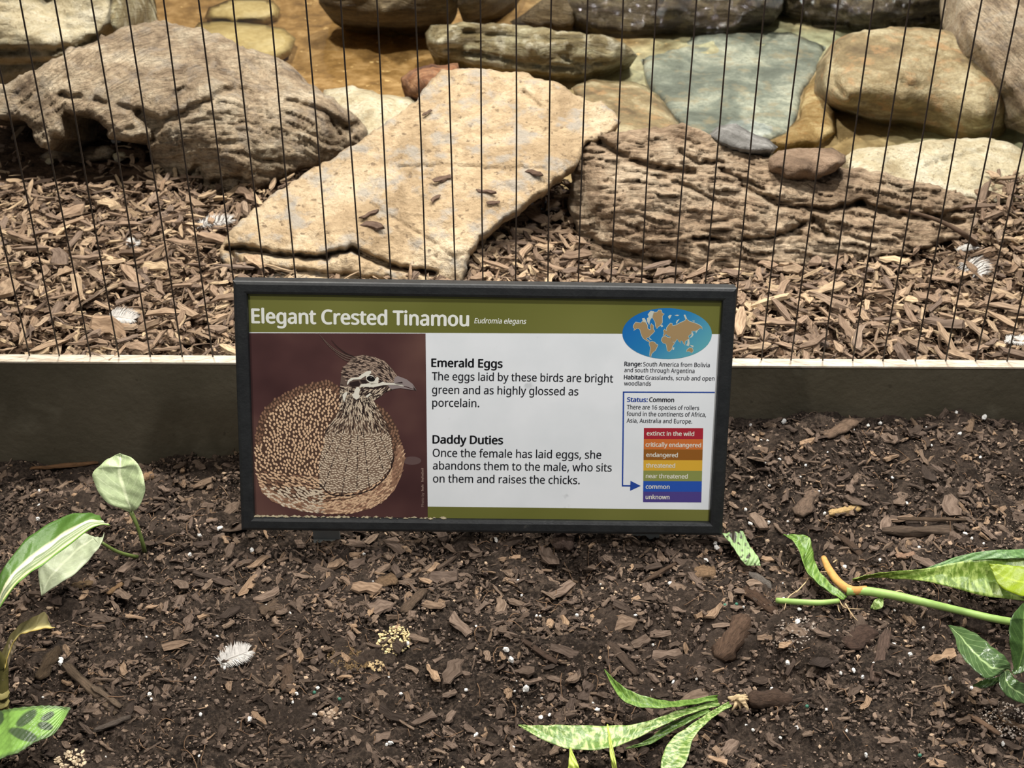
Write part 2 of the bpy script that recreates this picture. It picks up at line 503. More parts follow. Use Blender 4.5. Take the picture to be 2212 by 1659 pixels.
def rock(name, label, outline, ctrl, mat, step=8, smask=None, bulge=0.0, round_px=40, back=(0, 0.1, -0.08), seed=0, rough_amp=0.004,
         strata=None, cracks=(), jag=5, cat='rock', group=None, flow=None, parent=None, edge=0.03):
    # ragged, evenly resampled outline
    P = np.array(outline, float)
    L = np.hypot(*(np.roll(P, -1, 0) - P).T)
    out = []
    for i in range(len(P)):
        k = max(1, int(L[i] / step))
        for j in range(k):
            out.append(P[i] + (P[(i+1) % len(P)] - P[i]) * j / k)
    out = np.array(out)
    out[:, 0] += jag * fbm(out[:, 0] / 45, out[:, 1] / 45, seed + 0.3, 3, 0.6)
    out[:, 1] += jag * fbm(out[:, 0] / 45, out[:, 1] / 45, seed + 7.7, 3, 0.6)
    ol = [tuple(p) for p in out]
    gx, gy = np.meshgrid(np.arange(out[:, 0].min(), out[:, 0].max(), step), np.arange(out[:, 1].min(), out[:, 1].max(), step))
    gx[1::2] += step * 0.5
    gx = gx.ravel(); gy = gy.ravel()
    d = seg_dist(gx, gy, ol, True)
    m = in_poly(gx, gy, ol) & (d > step * 0.6)
    pts = np.vstack([out, np.stack([gx[m], gy[m]], 1)])
    dist = np.concatenate([np.zeros(len(out)), d[m]])
    no = len(out)
    vs, es, fs, *_ = geometry.delaunay_2d_cdt([Vector(p) for p in pts], [(i, (i+1) % no) for i in range(no)], [], 1, 1e-6)
    pts2 = np.array([tuple(v) for v in vs])
    if len(pts2) != len(pts):
        dist = np.where(np.arange(len(pts2)) < no, 0, seg_dist(pts2[:, 0], pts2[:, 1], ol, True))
    pts = pts2
    # depth by radial basis interpolation of control points
    C = np.array([(c[0], c[1]) for c in ctrl], float)
    T = []
    for c in ctrl:
        p = at_y(c[0], c[1], c[3]) if c[2] == 'y' else at_z(c[0], c[1], c[3])
        T.append((p - CAM) @ FW)
    T = np.array(T)
    n = len(C)
    S = 300.0
    def phi(r): return r
    K = phi(np.hypot(C[:, None, 0]-C[None, :, 0], C[:, None, 1]-C[None, :, 1]) / S)
    if n >= 3:
        A = np.zeros((n+3, n+3)); A[:n, :n] = K + 1e-6*np.eye(n)
        A[:n, n:] = np.c_[np.ones(n), C / S]; A[n:, :n] = A[:n, n:].T
        sol = np.linalg.lstsq(A, np.concatenate([T, np.zeros(3)]), rcond=1e-6)[0]
    else:
        sol = None
    def depth(x, y):
        x = np.asarray(x, float); y = np.asarray(y, float)
        if sol is None: return np.full(x.shape, T.mean())
        r = phi(np.hypot(x[..., None]-C[:, 0], y[..., None]-C[:, 1]) / S)
        return r @ sol[:n] + sol[n] + sol[n+1]*x/S + sol[n+2]*y/S
    x, y = pts[:, 0], pts[:, 1]
    prof = np.sqrt(np.clip(1 - (1 - np.clip(dist / round_px, 0, 1)) ** 2, 0, 1))
    dep = depth(x, y) - bulge * (prof - 0.3) + edge * (1 - prof)
    # relief in the stone itself
    k = sstep(0, step * 1.5, dist)
    u, q = (x, y) if flow is None else flow(x, y)
    u = u + 25 * perlin(x / 140, y / 140, seed + 3.1); q = q + 16 * perlin(x / 120, y / 90, seed + 5.9) + 5 * perlin(x / 38, y / 30, seed + 1.9)
    rel = rough_amp * fbm(x / 60, y / 60, seed + 1.7, 5, 0.6) * 1.4
    if strata:
        amp, lu, lq = strata
        lay = perlin(u / lu, q / lq, seed + 0.9) + 0.6 * perlin(u / (lu * 0.45), q / (lq * 0.5), seed + 2.9)
        gr = np.clip(1 - np.abs(perlin(u / (lu * 1.3), q / (lq * 1.5), seed + 4.4)) / 0.14, 0, 1)
        sm = 1.0 if smask is None else smask(x, y)
        rel = rel + sm * (amp * .3 * lay - amp * .9 * gr)
        # ledges: every bed leans out and breaks back sharply at its foot
        for (per, sh, wt) in ((lq * 2.6, 1.0, 1.0), (lq * 1.15, 3.7, .45)):
            qq = q / per + .55 * perlin(u / (lu * 1.1), q / (per * 3), seed + 6.6 + sh)
            fr = qq - np.floor(qq)
            idn = np.floor(qq)
            mask = sstep(-.02, .22, perlin(u / (lu * 1.6) + idn * 3.7, idn * 5.1, seed + 8.2 + sh))
            rel = rel + sm * amp * 2.1 * wt * mask * (np.where(fr > .9, (1 - fr) / .1, (fr / .9) ** 1.5) - .4)
    for (line, wd, dp) in cracks:
        wob = 5 * perlin(x / 18, y / 18, seed + 8.8)
        cdist = seg_dist(x + wob, y + wob, line)
        rel = rel - dp * 1.9 * np.exp(-(cdist / wd) ** 2)
    dep = dep - rel * k
    dirs = ray(x, y)
    front = CAM + dirs * dep[:, None]
    # back: the outline welds, the inside is pushed away and down
    inner = np.arange(no, len(pts))
    bp = np.sqrt(np.clip(1 - (1 - np.clip(dist / (round_px * 1.2), 0, 1)) ** 2, 0, 1))
    backv = front + bp[:, None] * np.array(back) + (dirs * (rel * k)[:, None] * -0.0)
    bi = np.full(len(pts), -1)
    bi[:no] = np.arange(no)
    bi[no:] = len(pts) + np.arange(len(inner))
    V = np.vstack([front, backv[no:]])
    F1 = np.array([tuple(f) for f in fs], dtype=np.int64)
    F2 = bi[F1][:, ::-1]
    a, b_, c_ = (np.stack([x, y], 1)[F1[:, i]] for i in range(3))
    sgn = np.cross(b_ - a, c_ - a)
    F1 = np.where((sgn > 0)[:, None], F1[:, ::-1], F1)
    F2 = bi[F1][:, ::-1]
    UVs = np.stack([u, q], 1) / 100.0
    o = mesh_np(name, V, [F1, F2], mat, uv=np.vstack([UVs, UVs[no:]]))
    ctr = V.mean(0); ctr[2] = V[:, 2].min()
    o.data.transform(Matrix.Translation(-Vector(ctr)))
    o.location = ctr
    tag(o, label, cat, group)
    ROCKS.append((ol, depth, out.min(0), out.max(0)))
    return o

M_fold = rock_mat('folded_stone', (lin(116, 98, 78), lin(186, 165, 136), lin(216, 200, 172)), (1, 1, 2.6), 10, lin(146, 140, 132), bump=0.003, speck_amt=.35, layers=(1.3, 12), lay_h=.003)
M_slab = rock_mat('sandy_slab_stone', (lin(150, 128, 98), lin(196, 172, 138), lin(216, 198, 168)), (1, 1, 1.6), 7, lin(160, 156, 148), bump=0.004, speck_amt=0.7, pits=lin(98, 80, 62))
M_bark = rock_mat('brown_layered_stone', (lin(124, 102, 80), lin(184, 160, 132), lin(210, 190, 162)), (0.6, 1, 3.5), 9, None, bump=0.003, layers=(1.1, 11), lay_h=.0032)
M_pale = rock_mat('pale_stone', (lin(150, 134, 102), lin(206, 194, 162), lin(226, 218, 194)), (1, 1, 2), 10, lin(176, 170, 148), bump=0.003, pits=lin(120, 104, 80))
M_green = rock_mat('greenish_stone', (lin(98, 84, 54), lin(146, 132, 94), lin(190, 184, 150)), (0.7, 0.7, 3), 9, lin(206, 200, 176), rough=0.55, spec=0.4, speck_amt=.6, layers=(.8, 8), lay_h=.003)
M_bould = rock_mat('tan_boulder_stone', (lin(96, 80, 54), lin(146, 129, 92), lin(196, 184, 148)), (0.8, 0.8, 2), 10, lin(172, 132, 88), rough=0.6, spec=0.35)
M_blue = rock_mat('blue_grey_stone', (lin(88, 94, 88), lin(126, 134, 126), lin(178, 182, 170)), (1, 1, 1), 9, lin(150, 138, 112), rough=0.6, bump=0.0015, speck_amt=0.5)
M_wet = rock_mat('wet_dark_stone', (lin(48, 40, 30), lin(92, 80, 62), lin(142, 130, 108)), (0.5, 0.5, 3), 8, lin(150, 136, 104), rough=0.13, spec=0.9, bump=0.006, speck_amt=.5, layers=(.8, 7), lay_h=.004)
M_dim = rock_mat('dark_olive_stone', (lin(62, 50, 34), lin(104, 88, 62), lin(140, 124, 94)), (0.5, 0.5, 3), 7, None, rough=0.6, bump=0.003, layers=(.7, 7), lay_h=.004)
M_cob = rock_mat('yellow_cobble_stone', (lin(126, 108, 66), lin(164, 146, 98), lin(192, 176, 130)), (0.8, 0.8, 2), 4, lin(160, 150, 116), rough=0.5, bump=0.0012, speck_amt=0.3)
M_red = rock_mat('rusty_stone', (lin(70, 48, 38), lin(150, 102, 68), lin(196, 152, 112)), (1, 1, 4), 12, lin(92, 70, 62))
M_grey = rock_mat('grey_stone', (lin(90, 88, 84), lin(138, 136, 132), lin(186, 184, 180)), (1, 1, 1.5), 14, None)
M_oval = rock_mat('oval_stone', (lin(96, 78, 62), lin(146, 122, 100), lin(176, 152, 128)), (1, 1, 2), 12, None, bump=0.003)
M_crust = rock_mat('golden_crust', (lin(128, 100, 54), lin(172, 144, 92), lin(212, 190, 138)), (1, 1, 1), 16, lin(150, 104, 50), bump=0.005)

def fold_flow(x, y):
    arch = 0.0016 * (x - 470) ** 2
    arch = np.where(x > 470, 0.00085 * (x - 470) ** 2 + 0.10 * (x - 470), 0.0010 * (x - 470) ** 2)
    return x, y - np.minimum(arch, 190)
rock('rock', 'big weathered brown rock with arched layers in front of the pool', [(-60,200),(0,185),(60,150),(140,115),(220,75),(290,55),(360,48),(430,60),(500,85),(560,110),(620,140),(670,180),(720,215),(770,250),(797,285),(782,320),(720,345),(650,370),(590,400),(540,425),(440,425),(385,405),(345,380),(325,340),(318,305),(270,300),(240,298),(218,272),(190,250),(140,242),(134,262),(136,292),(112,322),(82,312),(64,280),(48,258),(10,252),(-60,262)],
     [(360,55,'y',2.42),(100,150,'y',2.22),(-40,200,'y',2.25),(0,250,'y',2.17),(100,242,'y',2.15),(270,290,'y',2.11),(450,200,'y',2.16),(450,300,'y',2.10),(470,420,'z',.066),(345,380,'z',.075),(700,250,'y',2.2),(795,290,'y',2.27),(620,140,'y',2.4),(600,395,'z',.08),(520,350,'y',2.085)],
     M_fold, step=4, smask=lambda x, y: .2 + .8 * sstep(-10, 25, y - np.interp(x, [0, 200, 330, 420, 500, 600, 700, 800], [170, 232, 268, 215, 196, 210, 235, 290])), round_px=24, back=(0, .22, -.12), seed=2, rough_amp=.007, strata=(.006, 75, 9), jag=9, flow=fold_flow,
     cracks=[([(330,300),(345,265),(400,245),(470,205),(510,190),(535,200)], 8, .011), ([(250,228),(300,240),(340,262)], 8, .009), ([(130,205),(175,214)], 6, .009), ([(205,216),(225,222)], 7, .010), ([(380,205),(395,190)], 6, .009), ([(745,275),(770,268)], 9, .014), ([(715,262),(735,290)], 6, .012), ([(300,250),(325,270)], 14, .02), ([(520,330),(560,345),(640,350)], 5, .006), ([(460,395),(520,385),(525,400)], 8, .014), ([(395,395),(430,360),(440,400)], 8, .014), ([(620,215),(700,240),(760,285)], 6, .012)])
rock('rock', 'flat pale rock with dark layered front edge behind the arched rock', [(-80,-40),(100,-60),(238,-20),(243,50),(235,95),(190,130),(150,165),(90,185),(0,195),(-80,195)],
     [(100,0,'y',2.72),(100,60,'y',2.58),(100,92,'y',2.49),(230,40,'y',2.62),(60,182,'y',2.64),(200,130,'y',2.60),(-60,90,'y',2.49),(-60,182,'y',2.64),(60,130,'y',2.56)],
     M_pale, step=7, round_px=20, back=(0, .15, -.15), seed=5, rough_amp=.004, strata=(.005, 110, 10), cracks=[([(-60,110),(60,112),(150,105),(235,75)], 7, .02), ([(-60,150),(50,140),(160,130)], 9, .02)])
rock('rock', 'small greenish wet stone beside the flat pale rock at the pool edge', [(245,-40),(325,-40),(328,20),(312,50),(280,75),(250,78),(240,40)],
     [(285,-20,'y',2.85),(285,30,'y',2.74),(285,70,'y',2.70)], M_green, step=8, bulge=.02, round_px=25, seed=8, back=(0,.1,-.1))
rock('rock', 'smooth yellow cobble in the shallow pool, upper of the two', [(443,38),(450,15),(490,1),(540,-4),(590,2),(606,18),(600,38),(570,50),(500,50),(460,46)],
     [(520,0,'z',.055),(520,48,'z',.045),(450,30,'z',.045),(600,20,'z',.045)], M_cob, step=7, bulge=.045, round_px=30, seed=9, jag=2, rough_amp=.001, back=(0,.04,-.04), edge=.01)
rock('rock', 'smooth flat olive cobble in the shallow pool behind the arched rock', [(410,72),(430,50),(480,44),(560,52),(615,62),(640,82),(628,110),(600,128),(540,132),(470,115)],
     [(520,50,'z',.05),(520,128,'z',.045),(430,70,'z',.045),(635,85,'z',.045)], M_cob, step=7, bulge=.035, round_px=34, seed=10, jag=2, rough_amp=.001, back=(0,.04,-.04), edge=.01)
rock('rock', 'brown layered rock rising from the orange pool water', [(690,5),(700,-60),(980,-60),(992,0),(975,35),(920,55),(860,70),(800,68),(740,50),(705,28)],
     [(830,68,'z',.035),(830,25,'y',2.80),(830,-50,'y',2.92),(710,10,'y',2.9),(980,10,'y',2.88)], M_dim, step=8, round_px=28, bulge=.02, seed=12, strata=(.004, 70, 12), back=(0,.15,-.1))
rock('rock', 'rounded dark rock between the brown rock and the triangular stone', [(985,10),(1000,-60),(1135,-60),(1125,20),(1080,46),(1015,44)],
     [(1050,44,'z',.04),(1050,0,'y',2.92),(1050,-50,'y',3.0)], M_dim, step=9, round_px=26, bulge=.03, seed=14, back=(0,.12,-.1))
rock('rock', 'triangular olive-brown stone behind the long layered stone', [(1100,48),(1165,5),(1215,-30),(1248,20),(1238,58),(1180,64),(1120,60)],
     [(1180,62,'z',.045),(1200,-20,'y',3.0),(1110,50,'z',.045)], M_dim, step=9, round_px=20, bulge=.015, seed=16, back=(0,.1,-.08))
rock('rock', 'long green-grey layered stone lying across the pool edge', [(918,72),(930,55),(1000,48),(1100,53),(1200,62),(1300,75),(1355,95),(1377,120),(1350,145),(1300,155),(1240,170),(1150,162),(1070,157),(1010,142),(960,132),(925,102)],
     [(930,60,'z',.11),(1150,57,'z',.125),(1350,100,'z',.11),(1150,100,'y',2.66),(950,95,'y',2.69),(1320,125,'y',2.66),(960,130,'z',.05),(1150,162,'z',.045),(1340,150,'z',.045)],
     M_green, step=6, round_px=18, seed=18, strata=(.005, 90, 8), back=(0,.1,-.08), cracks=[([(930,100),(1050,120),(1150,140),(1250,150)], 5, .012), ([(1000,70),(1150,85),(1280,80)], 4, .008), ([(1220,128),(1260,140),(1330,132)], 4, .01)])
rock('rock', 'small rusty brown stone at the tip of the big sandy slab', [(868,168),(885,152),(930,140),(990,138),(1000,165),(960,195),(925,208),(900,216),(882,208),(868,188)],
     [(920,175,'y',2.45),(900,212,'y',2.47),(930,142,'y',2.55),(990,150,'y',2.52)], M_red, step=6, round_px=18, bulge=.015, seed=20, strata=(.004, 40, 8), back=(0,.1,-.1))
rock('rock', 'pale yellowish rock tucked behind the sandy slab and the arched rock', [(685,215),(700,192),(760,188),(830,203),(905,214),(920,262),(800,330),(740,310),(700,250)],
     [(700,195,'z',.085),(900,220,'z',.09),(800,240,'y',2.36),(800,320,'y',2.28)], M_pale, step=8, round_px=22, bulge=.01, seed=22, back=(0,.1,-.1))
SLAB = rock('rock', 'big flat sandy slab leaning behind the sign', [(478,525),(510,490),(560,440),(640,385),(720,340),(800,290),(860,245),(905,210),(935,175),(955,155),(1000,147),(1070,150),(1130,155),(1190,175),(1250,205),(1300,220),(1342,262),(1310,290),(1262,318),(1240,358),(1200,390),(1150,430),(1100,470),(1040,510),(1012,550),(1004,592),(985,622),(850,628),(700,624),(560,612),(500,592),(480,560)],
     [(520,515,'z',.108),(740,528,'z',.117),(980,545,'z',.113),(640,570,'y',1.848),(850,580,'y',1.85),(550,606,'z',.066),(740,618,'z',.066),(985,618,'z',.066),(1000,155,'y',2.27),(1320,262,'y',2.15),(700,370,'y',2.06),(900,350,'y',2.045),(1200,350,'y',2.02)],
     M_slab, step=4, round_px=9, back=(0, .045, -.038), seed=24, rough_amp=.0035, strata=(.0012, 120, 14), jag=7, edge=.012,
     cracks=[([(490,535),(560,542),(600,552),(700,556),(760,538),(800,558),(860,580),(940,592)], 6, .03), ([(560,580),(700,592),(840,604)], 5, .012), ([(860,360),(960,358),(1080,365),(1180,362)], 3, .004), ([(800,440),(930,520),(985,560)], 3, .003), ([(1130,200),(1150,215),(1165,230)], 5, .006), ([(500,545),(520,575),(600,590)], 5, .014)])
rock('rock', 'mottled brown and teal stone set at the pool edge beside the sandy slab', [(1235,190),(1290,172),(1370,175),(1420,200),(1457,250),(1475,300),(1400,312),(1330,300),(1285,262)],
     [(1300,180,'z',.06),(1440,220,'z',.055),(1400,290,'z',.075),(1300,260,'z',.08)], M_bould, step=8, round_px=24, bulge=.018, seed=26, back=(0,.06,-.06))
rock('rock', 'flat blue-grey stone under the shallow water', [(1385,132),(1420,110),(1470,85),(1540,70),(1640,65),(1720,75),(1782,100),(1770,150),(1735,190),(1725,240),(1710,290),(1640,310),(1560,305),(1490,290),(1450,240),(1400,182)],
     [(1400,140,'z',.040),(1600,70,'z',.040),(1770,110,'z',.04),(1500,290,'z',.05),(1700,290,'z',.05),(1600,180,'z',.047)], M_blue, step=9, round_px=22, bulge=.008, seed=28, back=(0,.03,-.05), rough_amp=.002, edge=.012)
rock('rock', 'lumpy golden crust of stone between the blue-grey stone and the boulder', [(1738,190),(1778,150),(1785,200),(1805,240),(1802,285),(1770,312),(1700,318),(1640,308),(1700,285),(1725,250)],
     [(1770,160,'z',.05),(1760,240,'z',.06),(1700,300,'z',.06),(1790,300,'z',.06)], M_crust, step=6, round_px=18, bulge=.02, rough_amp=.008, seed=30, back=(0,.04,-.05))
rock('rock', 'large rounded tan boulder standing in the pool behind the pale slab', [(1775,190),(1780,130),(1810,85),(1870,65),(1950,58),(2040,65),(2095,80),(2115,130),(2165,180),(2177,240),(2165,325),(2100,320),(2000,297),(1900,275),(1830,250),(1795,225)],
     [(1800,110,'y',2.60),(1950,62,'y',2.68),(2090,90,'y',2.62),(1950,160,'y',2.44),(1830,180,'y',2.44),(2130,200,'y',2.42),(1950,218,'y',2.395),(1830,215,'y',2.40),(2120,250,'y',2.375),(1950,283,'y',2.52),(1830,245,'y',2.53),(2150,318,'y',2.47)],
     M_bould, step=6, round_px=20, bulge=.012, seed=32, jag=4, rough_amp=.003, strata=(.0015, 140, 30), back=(0,.12,-.06), edge=.02, cracks=[([(1800,110),(1800,180),(1830,210),(1900,228)], 5, .008), ([(1950,180),(1985,186)], 5, .006)])
rock('rock', 'grey weathered rock slanting beside the tan boulder at the pool', [(2078,30),(2065,-55),(2310,-55),(2310,290),(2212,240),(2170,192),(2140,142),(2110,105),(2090,72)],
     [(2090,-20,'y',2.75),(2100,70,'y',2.52),(2150,140,'y',2.43),(2212,235,'y',2.34),(2200,60,'y',2.5),(2290,-20,'y',2.65),(2290,150,'y',2.4)], M_fold, step=8, round_px=24, seed=34, strata=(.004, 60, 20), rough_amp=.008, back=(0,.15,-.1), flow=lambda x, y: (x+y, y-x))
rock('rock', 'dark wet rock with water running over it at the pool back', [(1212,22),(1215,-60),(1692,-60),(1692,20),(1660,55),(1600,62),(1540,76),(1450,77),(1350,72),(1270,57)],
     [(1230,30,'y',2.95),(1450,74,'z',.035),(1650,55,'z',.04),(1450,20,'y',2.86),(1650,10,'y',2.86),(1450,-5,'y',2.92),(1450,-50,'y',3.1),(1650,-50,'y',3.1)], M_wet, step=8, round_px=22, seed=36, strata=(.006, 110, 10), back=(0,.15,-.12))
rock('rock', 'wet layered rock above the tan boulder with water glints', [(1688,-60),(2078,-60),(2072,30),(2040,58),(1960,64),(1850,58),(1760,70),(1718,52),(1690,30)],
     [(1700,40,'z',.04),(1880,62,'z',.045),(2060,40,'z',.05),(1880,35,'y',2.82),(1880,10,'y',2.86),(1880,-50,'y',3.05),(2060,-30,'y',2.9),(1700,-40,'y',3.0)], M_wet, step=8, round_px=20, seed=38, strata=(.007, 110, 12), back=(0,.15,-.12), cracks=[([(1700,45),(1800,50),(1950,45),(2050,30)], 5, .02)])
rock('rock', 'pale flat slab behind the right end of the brown layered rock', [(1812,345),(1850,322),(1950,310),(2050,298),(2150,298),(2212,322),(2300,350),(2300,440),(2200,440),(2120,440),(2050,425),(1950,400),(1860,385)],
     [(1850,330,'y',2.2),(1900,350,'y',2.14),(2100,302,'y',2.25),(2100,360,'y',2.14),(2120,432,'y',2.06),(2290,360,'y',2.16),(2250,430,'y',2.05),(1900,385,'y',2.1)], M_pale, step=6, round_px=14, seed=40, rough_amp=.003, strata=(.0016, 120, 14), back=(0,.1,-.08), edge=.015, cracks=[([(2000,360),(2060,340),(2130,325)], 3, .006)])
RB = rock('rock', 'big brown layered rock that looks like bark, right of the sandy slab', [(1228,440),(1235,380),(1255,320),(1275,300),(1330,285),(1400,278),(1480,270),(1530,290),(1580,320),(1650,335),(1760,350),(1860,365),(1960,385),(2060,410),(2140,440),(2162,470),(2110,512),(2040,528),(1940,552),(1800,575),(1650,590),(1500,605),(1380,608),(1290,596),(1262,545),(1245,500)],
     [(1300,590,'z',.062),(1400,602,'z',.062),(1650,585,'z',.066),(1800,570,'z',.07),(1400,430,'y',1.93),(1400,520,'y',1.885),(1650,450,'y',1.95),(1400,285,'y',2.12),(1290,310,'y',2.08),(1236,440,'y',2.05),(1290,440,'y',1.955),(1258,530,'y',1.97),(1300,530,'y',1.90),(1800,450,'y',1.97),(1800,362,'y',2.09),(1600,340,'y',2.09),(2060,420,'y',2.05),(2140,470,'y',2.03),(2060,515,'z',.09),(1600,530,'y',1.90)],
     M_bark, step=3.8, round_px=12, seed=42, rough_amp=.007, strata=(.0098, 62, 9), jag=7, back=(0,.16,-.08), edge=.02, flow=lambda x, y: (x, y - 0.10 * (x - 1300) + 15 * np.sin((x - 1250) / 170)),
     cracks=[([(1290,305),(1340,335),(1400,360),(1500,372)], 7, .02), ([(1600,400),(1680,440),(1780,455),(1860,440)], 7, .022), ([(1855,440),(1940,466),(2000,470),(2080,480)], 7, .024), ([(1700,500),(1760,475),(1790,510)], 6, .015), ([(1280,520),(1340,545),(1400,560),(1480,570)], 7, .02), ([(1500,515),(1600,520),(1730,505)], 5, .014), ([(1420,385),(1480,400),(1540,430)], 5, .012), ([(1470,330),(1510,352),(1560,350)], 5, .012), ([(1560,370),(1620,395),(1650,410)], 5, .014), ([(2000,470),(2080,455),(2130,450)], 5, .014)])
rock('rock', 'grey speckled stone on the back edge of the brown layered rock', [(1528,292),(1555,270),(1590,265),(1622,284),(1660,300),(1682,316),(1662,334),(1600,330),(1558,318)],
     [(1550,280,'y',2.15),(1600,325,'y',2.09),(1660,325,'y',2.09),(1610,285,'y',2.15)], M_grey, step=6, round_px=16, bulge=.018, seed=44, back=(0,.05,-.05), rough_amp=.004)
rock('rock', 'small flat oval brown stone resting on top of the brown layered rock', [(1662,342),(1680,326),(1730,320),(1800,319),(1826,334),(1828,350),(1805,370),(1760,386),(1700,386),(1666,368)],
     [(1670,340,'y',2.07),(1740,322,'y',2.10),(1820,338,'y',2.07),(1740,358,'y',2.01),(1740,366,'y',2.0),(1740,385,'y',2.03),(1680,358,'y',2.015),(1680,376,'y',2.035),(1810,350,'y',2.02),(1810,366,'y',2.04)], M_oval, step=4, round_px=7, bulge=.006, seed=46, jag=2, back=(0,.04,-.03), rough_amp=.003, edge=.006)

def rock_depth(px, py):
    """nearest rock depth along the views, inf where no rock"""
    px = np.asarray(px, float); py = np.asarray(py, float)
    best = np.full(px.shape, np.inf)
    for ol, dep, lo, hi in ROCKS:
        m = (px > lo[0]) & (px < hi[0]) & (py > lo[1]) & (py < hi[1])
        if not m.any(): continue
        idx = np.where(m)[0]
        ins = in_poly(px[idx], py[idx], ol)
        idx = idx[ins]
        if len(idx): best[idx] = np.minimum(best[idx], dep(px[idx], py[idx]))
    return best

rock('rock', 'low dusty ledge of stone in the hollow under the arched rock', [(86,338),(120,318),(180,318),(236,311),(252,330),(236,347),(170,354),(100,350)],
     [(100,330,'z',.10),(240,318,'z',.105),(170,350,'z',.078),(170,320,'z',.10)], M_fold, step=6, round_px=14, bulge=.008, seed=50, back=(0,.06,-.05))

# pebbles in the hollow under the arched rock
def pebble(px, py, r, label, mat, zoff=0.3):
    p = mulch_at(px, py)
    import bmesh
    bm = bmesh.new(); bmesh.ops.create_icosphere(bm, subdivisions=3, radius=r)
    for v in bm.verts:
        c = v.co.copy(); n = fbm(c.x / r * 1.1 + px, c.y / r * 1.1, c.z / r * 1.1, 3)
        v.co *= (1 + 0.28 * float(n)); v.co.z *= 0.72
    me = bpy.data.meshes.new('pebble'); bm.to_mesh(me); bm.free()
    me.polygons.foreach_set('use_smooth', np.ones(len(me.polygons), dtype=bool))
    me.materials.append(mat)
    o = bpy.data.objects.new('pebble', me); COL.objects.link(o)
    o.location = (p[0], p[1], p[2] + r * zoff)
    return tag(o, label, 'pebble')
pebble(258, 342, .011, 'whitish pebble at the mouth of the hollow under the arched rock', M_pale)
pebble(252, 312, .009, 'small grey pebble just above the whitish pebble in the hollow', M_grey, .9)
pebble(108, 350, .007, 'small pale pebble in the dark hollow under the arched rock', M_pale)

# ------------------------------------------------------------------ the sign
SO = np.array([-0.03674611, 1.37953008, -0.02508254])
def rotm(a, b, c):
    ca, sa, cb, sb, cc, sc = math.cos(a), math.sin(a), math.cos(b), math.sin(b), math.cos(c), math.sin(c)
    Rx = np.array([[1,0,0],[0,ca,-sa],[0,sa,ca]]); Ry = np.array([[cb,0,sb],[0,1,0],[-sb,0,cb]]); Rz = np.array([[cc,-sc,0],[sc,cc,0],[0,0,1]])
    return Rz @ Rx @ Ry
SR = rotm(-0.32661613, 0.02332334, 0.01674435)
SW, SH, RAIL, DEEP = 0.6, 0.31557, 0.0165, 0.0085     # frame width, height, rail width, depth of the print behind the frame face

sign = empty('sign', SO, 'framed bird information sign on two short stakes, leaning back over the soil', 'sign')
sign.rotation_euler = Matrix(SR.tolist()).to_euler()

def S(px, py, y=DEEP):
    """photo pixel -> position on the sign's print (metres along its width and height)"""
    d = ray([px], [py])[0]
    o = SR.T @ (CAM - SO); dl = SR.T @ d
    t = (y - o[1]) / dl[1]
    p = o + dl * t
    return p[0], p[2]

M_frame = None
t = NT('frame_plastic')
v = t.coord()
c = t.ramp(t.noise(v, 60, 5, 0.6), [(0.35, lin(27, 29, 31)), (0.7, lin(38, 40, 41))])
c = t.mix(t.ramp(t.noise(v, 30, 6, 0.75), [(0.66, (0, 0, 0, 1)), (0.76, (0.45, 0.45, 0.45, 1))]), c, lin(110, 106, 96))
t.base(c); t.rough(0.5, 0.35); t.bump(t.noise(v, 240, 3), 0.0004)
M_frame = t.m

def rail(name, a, b, inward):
    """mitred moulding from corner a to b (local x,z), inward = unit vector towards the print"""
    a = np.array(a); b = np.array(b); d = (b - a) / np.linalg.norm(b - a); n = np.array(inward)
    prof = [(0.0, 0.024), (0.0, 0.003), (0.0012, 0.0012), (0.004, 0.0), (RAIL - 0.004, 0.0), (RAIL - 0.001, 0.0015), (RAIL, 0.004), (RAIL, 0.024)]
    V = []
    for end, s in ((a, 1), (b, -1)):
        for (q, y) in prof:
            p = end + n * q + d * (s * q)
            V.append((p[0], y, p[1]))
    k = len(prof)
    F = [(i, (i+1) % k, k + (i+1) % k, k + i) for i in range(k)] + [tuple(range(k))[::-1], tuple(range(k, 2*k))]
    o = mesh_np(name, V, F, M_frame, smooth=False)
    o.parent = sign
    return o
hw = SW / 2
rail('frame_rail', (-hw, SH), (hw, SH), (0, -1))
rail('frame_rail', (hw, 0), (-hw, 0), (0, 1))
rail('frame_rail', (-hw, 0), (-hw, SH), (1, 0))
rail('frame_rail', (hw, SH), (hw, 0), (-1, 0))

def print_mat(name, c, rough=0.32):
    t = NT(name); t.base(c); t.rough(rough, 0.35); return t.m
t = NT('print_white')
v = t.coord()
c = t.ramp(t.noise(v, 14, 4, 0.5), [(0.35, lin(228, 233, 236)), (0.6, lin(236, 240, 243))])
c = t.mix(t.ramp(t.noise(v, 46, 3, 0.5), [(0.70, (0, 0, 0, 1)), (0.78, (0.32, 0.32, 0.32, 1))]), c, lin(120, 126, 128))
t.base(c); t.rough(0.35, 0.35)
M_white = t.m
t = NT('print_olive')
t.base(t.ramp(t.noise(t.coord(), 5, 2), [(0.35, lin(104, 106, 48)), (0.65, lin(118, 119, 60))])); t.rough(0.35, 0.35)
M_olive = t.m

x0, x1, z0, z1 = -hw + 0.006, hw - 0.006, 0.006, SH - 0.006
V = [(x0,DEEP,z0),(x1,DEEP,z0),(x1,DEEP,z1),(x0,DEEP,z1),(x0,DEEP+.004,z0),(x1,DEEP+.004,z0),(x1,DEEP+.004,z1),(x0,DEEP+.004,z1)]
panel = mesh_np('print_panel', V, [(0,1,2,3),(7,6,5,4),(0,4,5,1),(1,5,6,2),(2,6,7,3),(3,7,4,0)], M_white, smooth=False)
panel.parent = sign

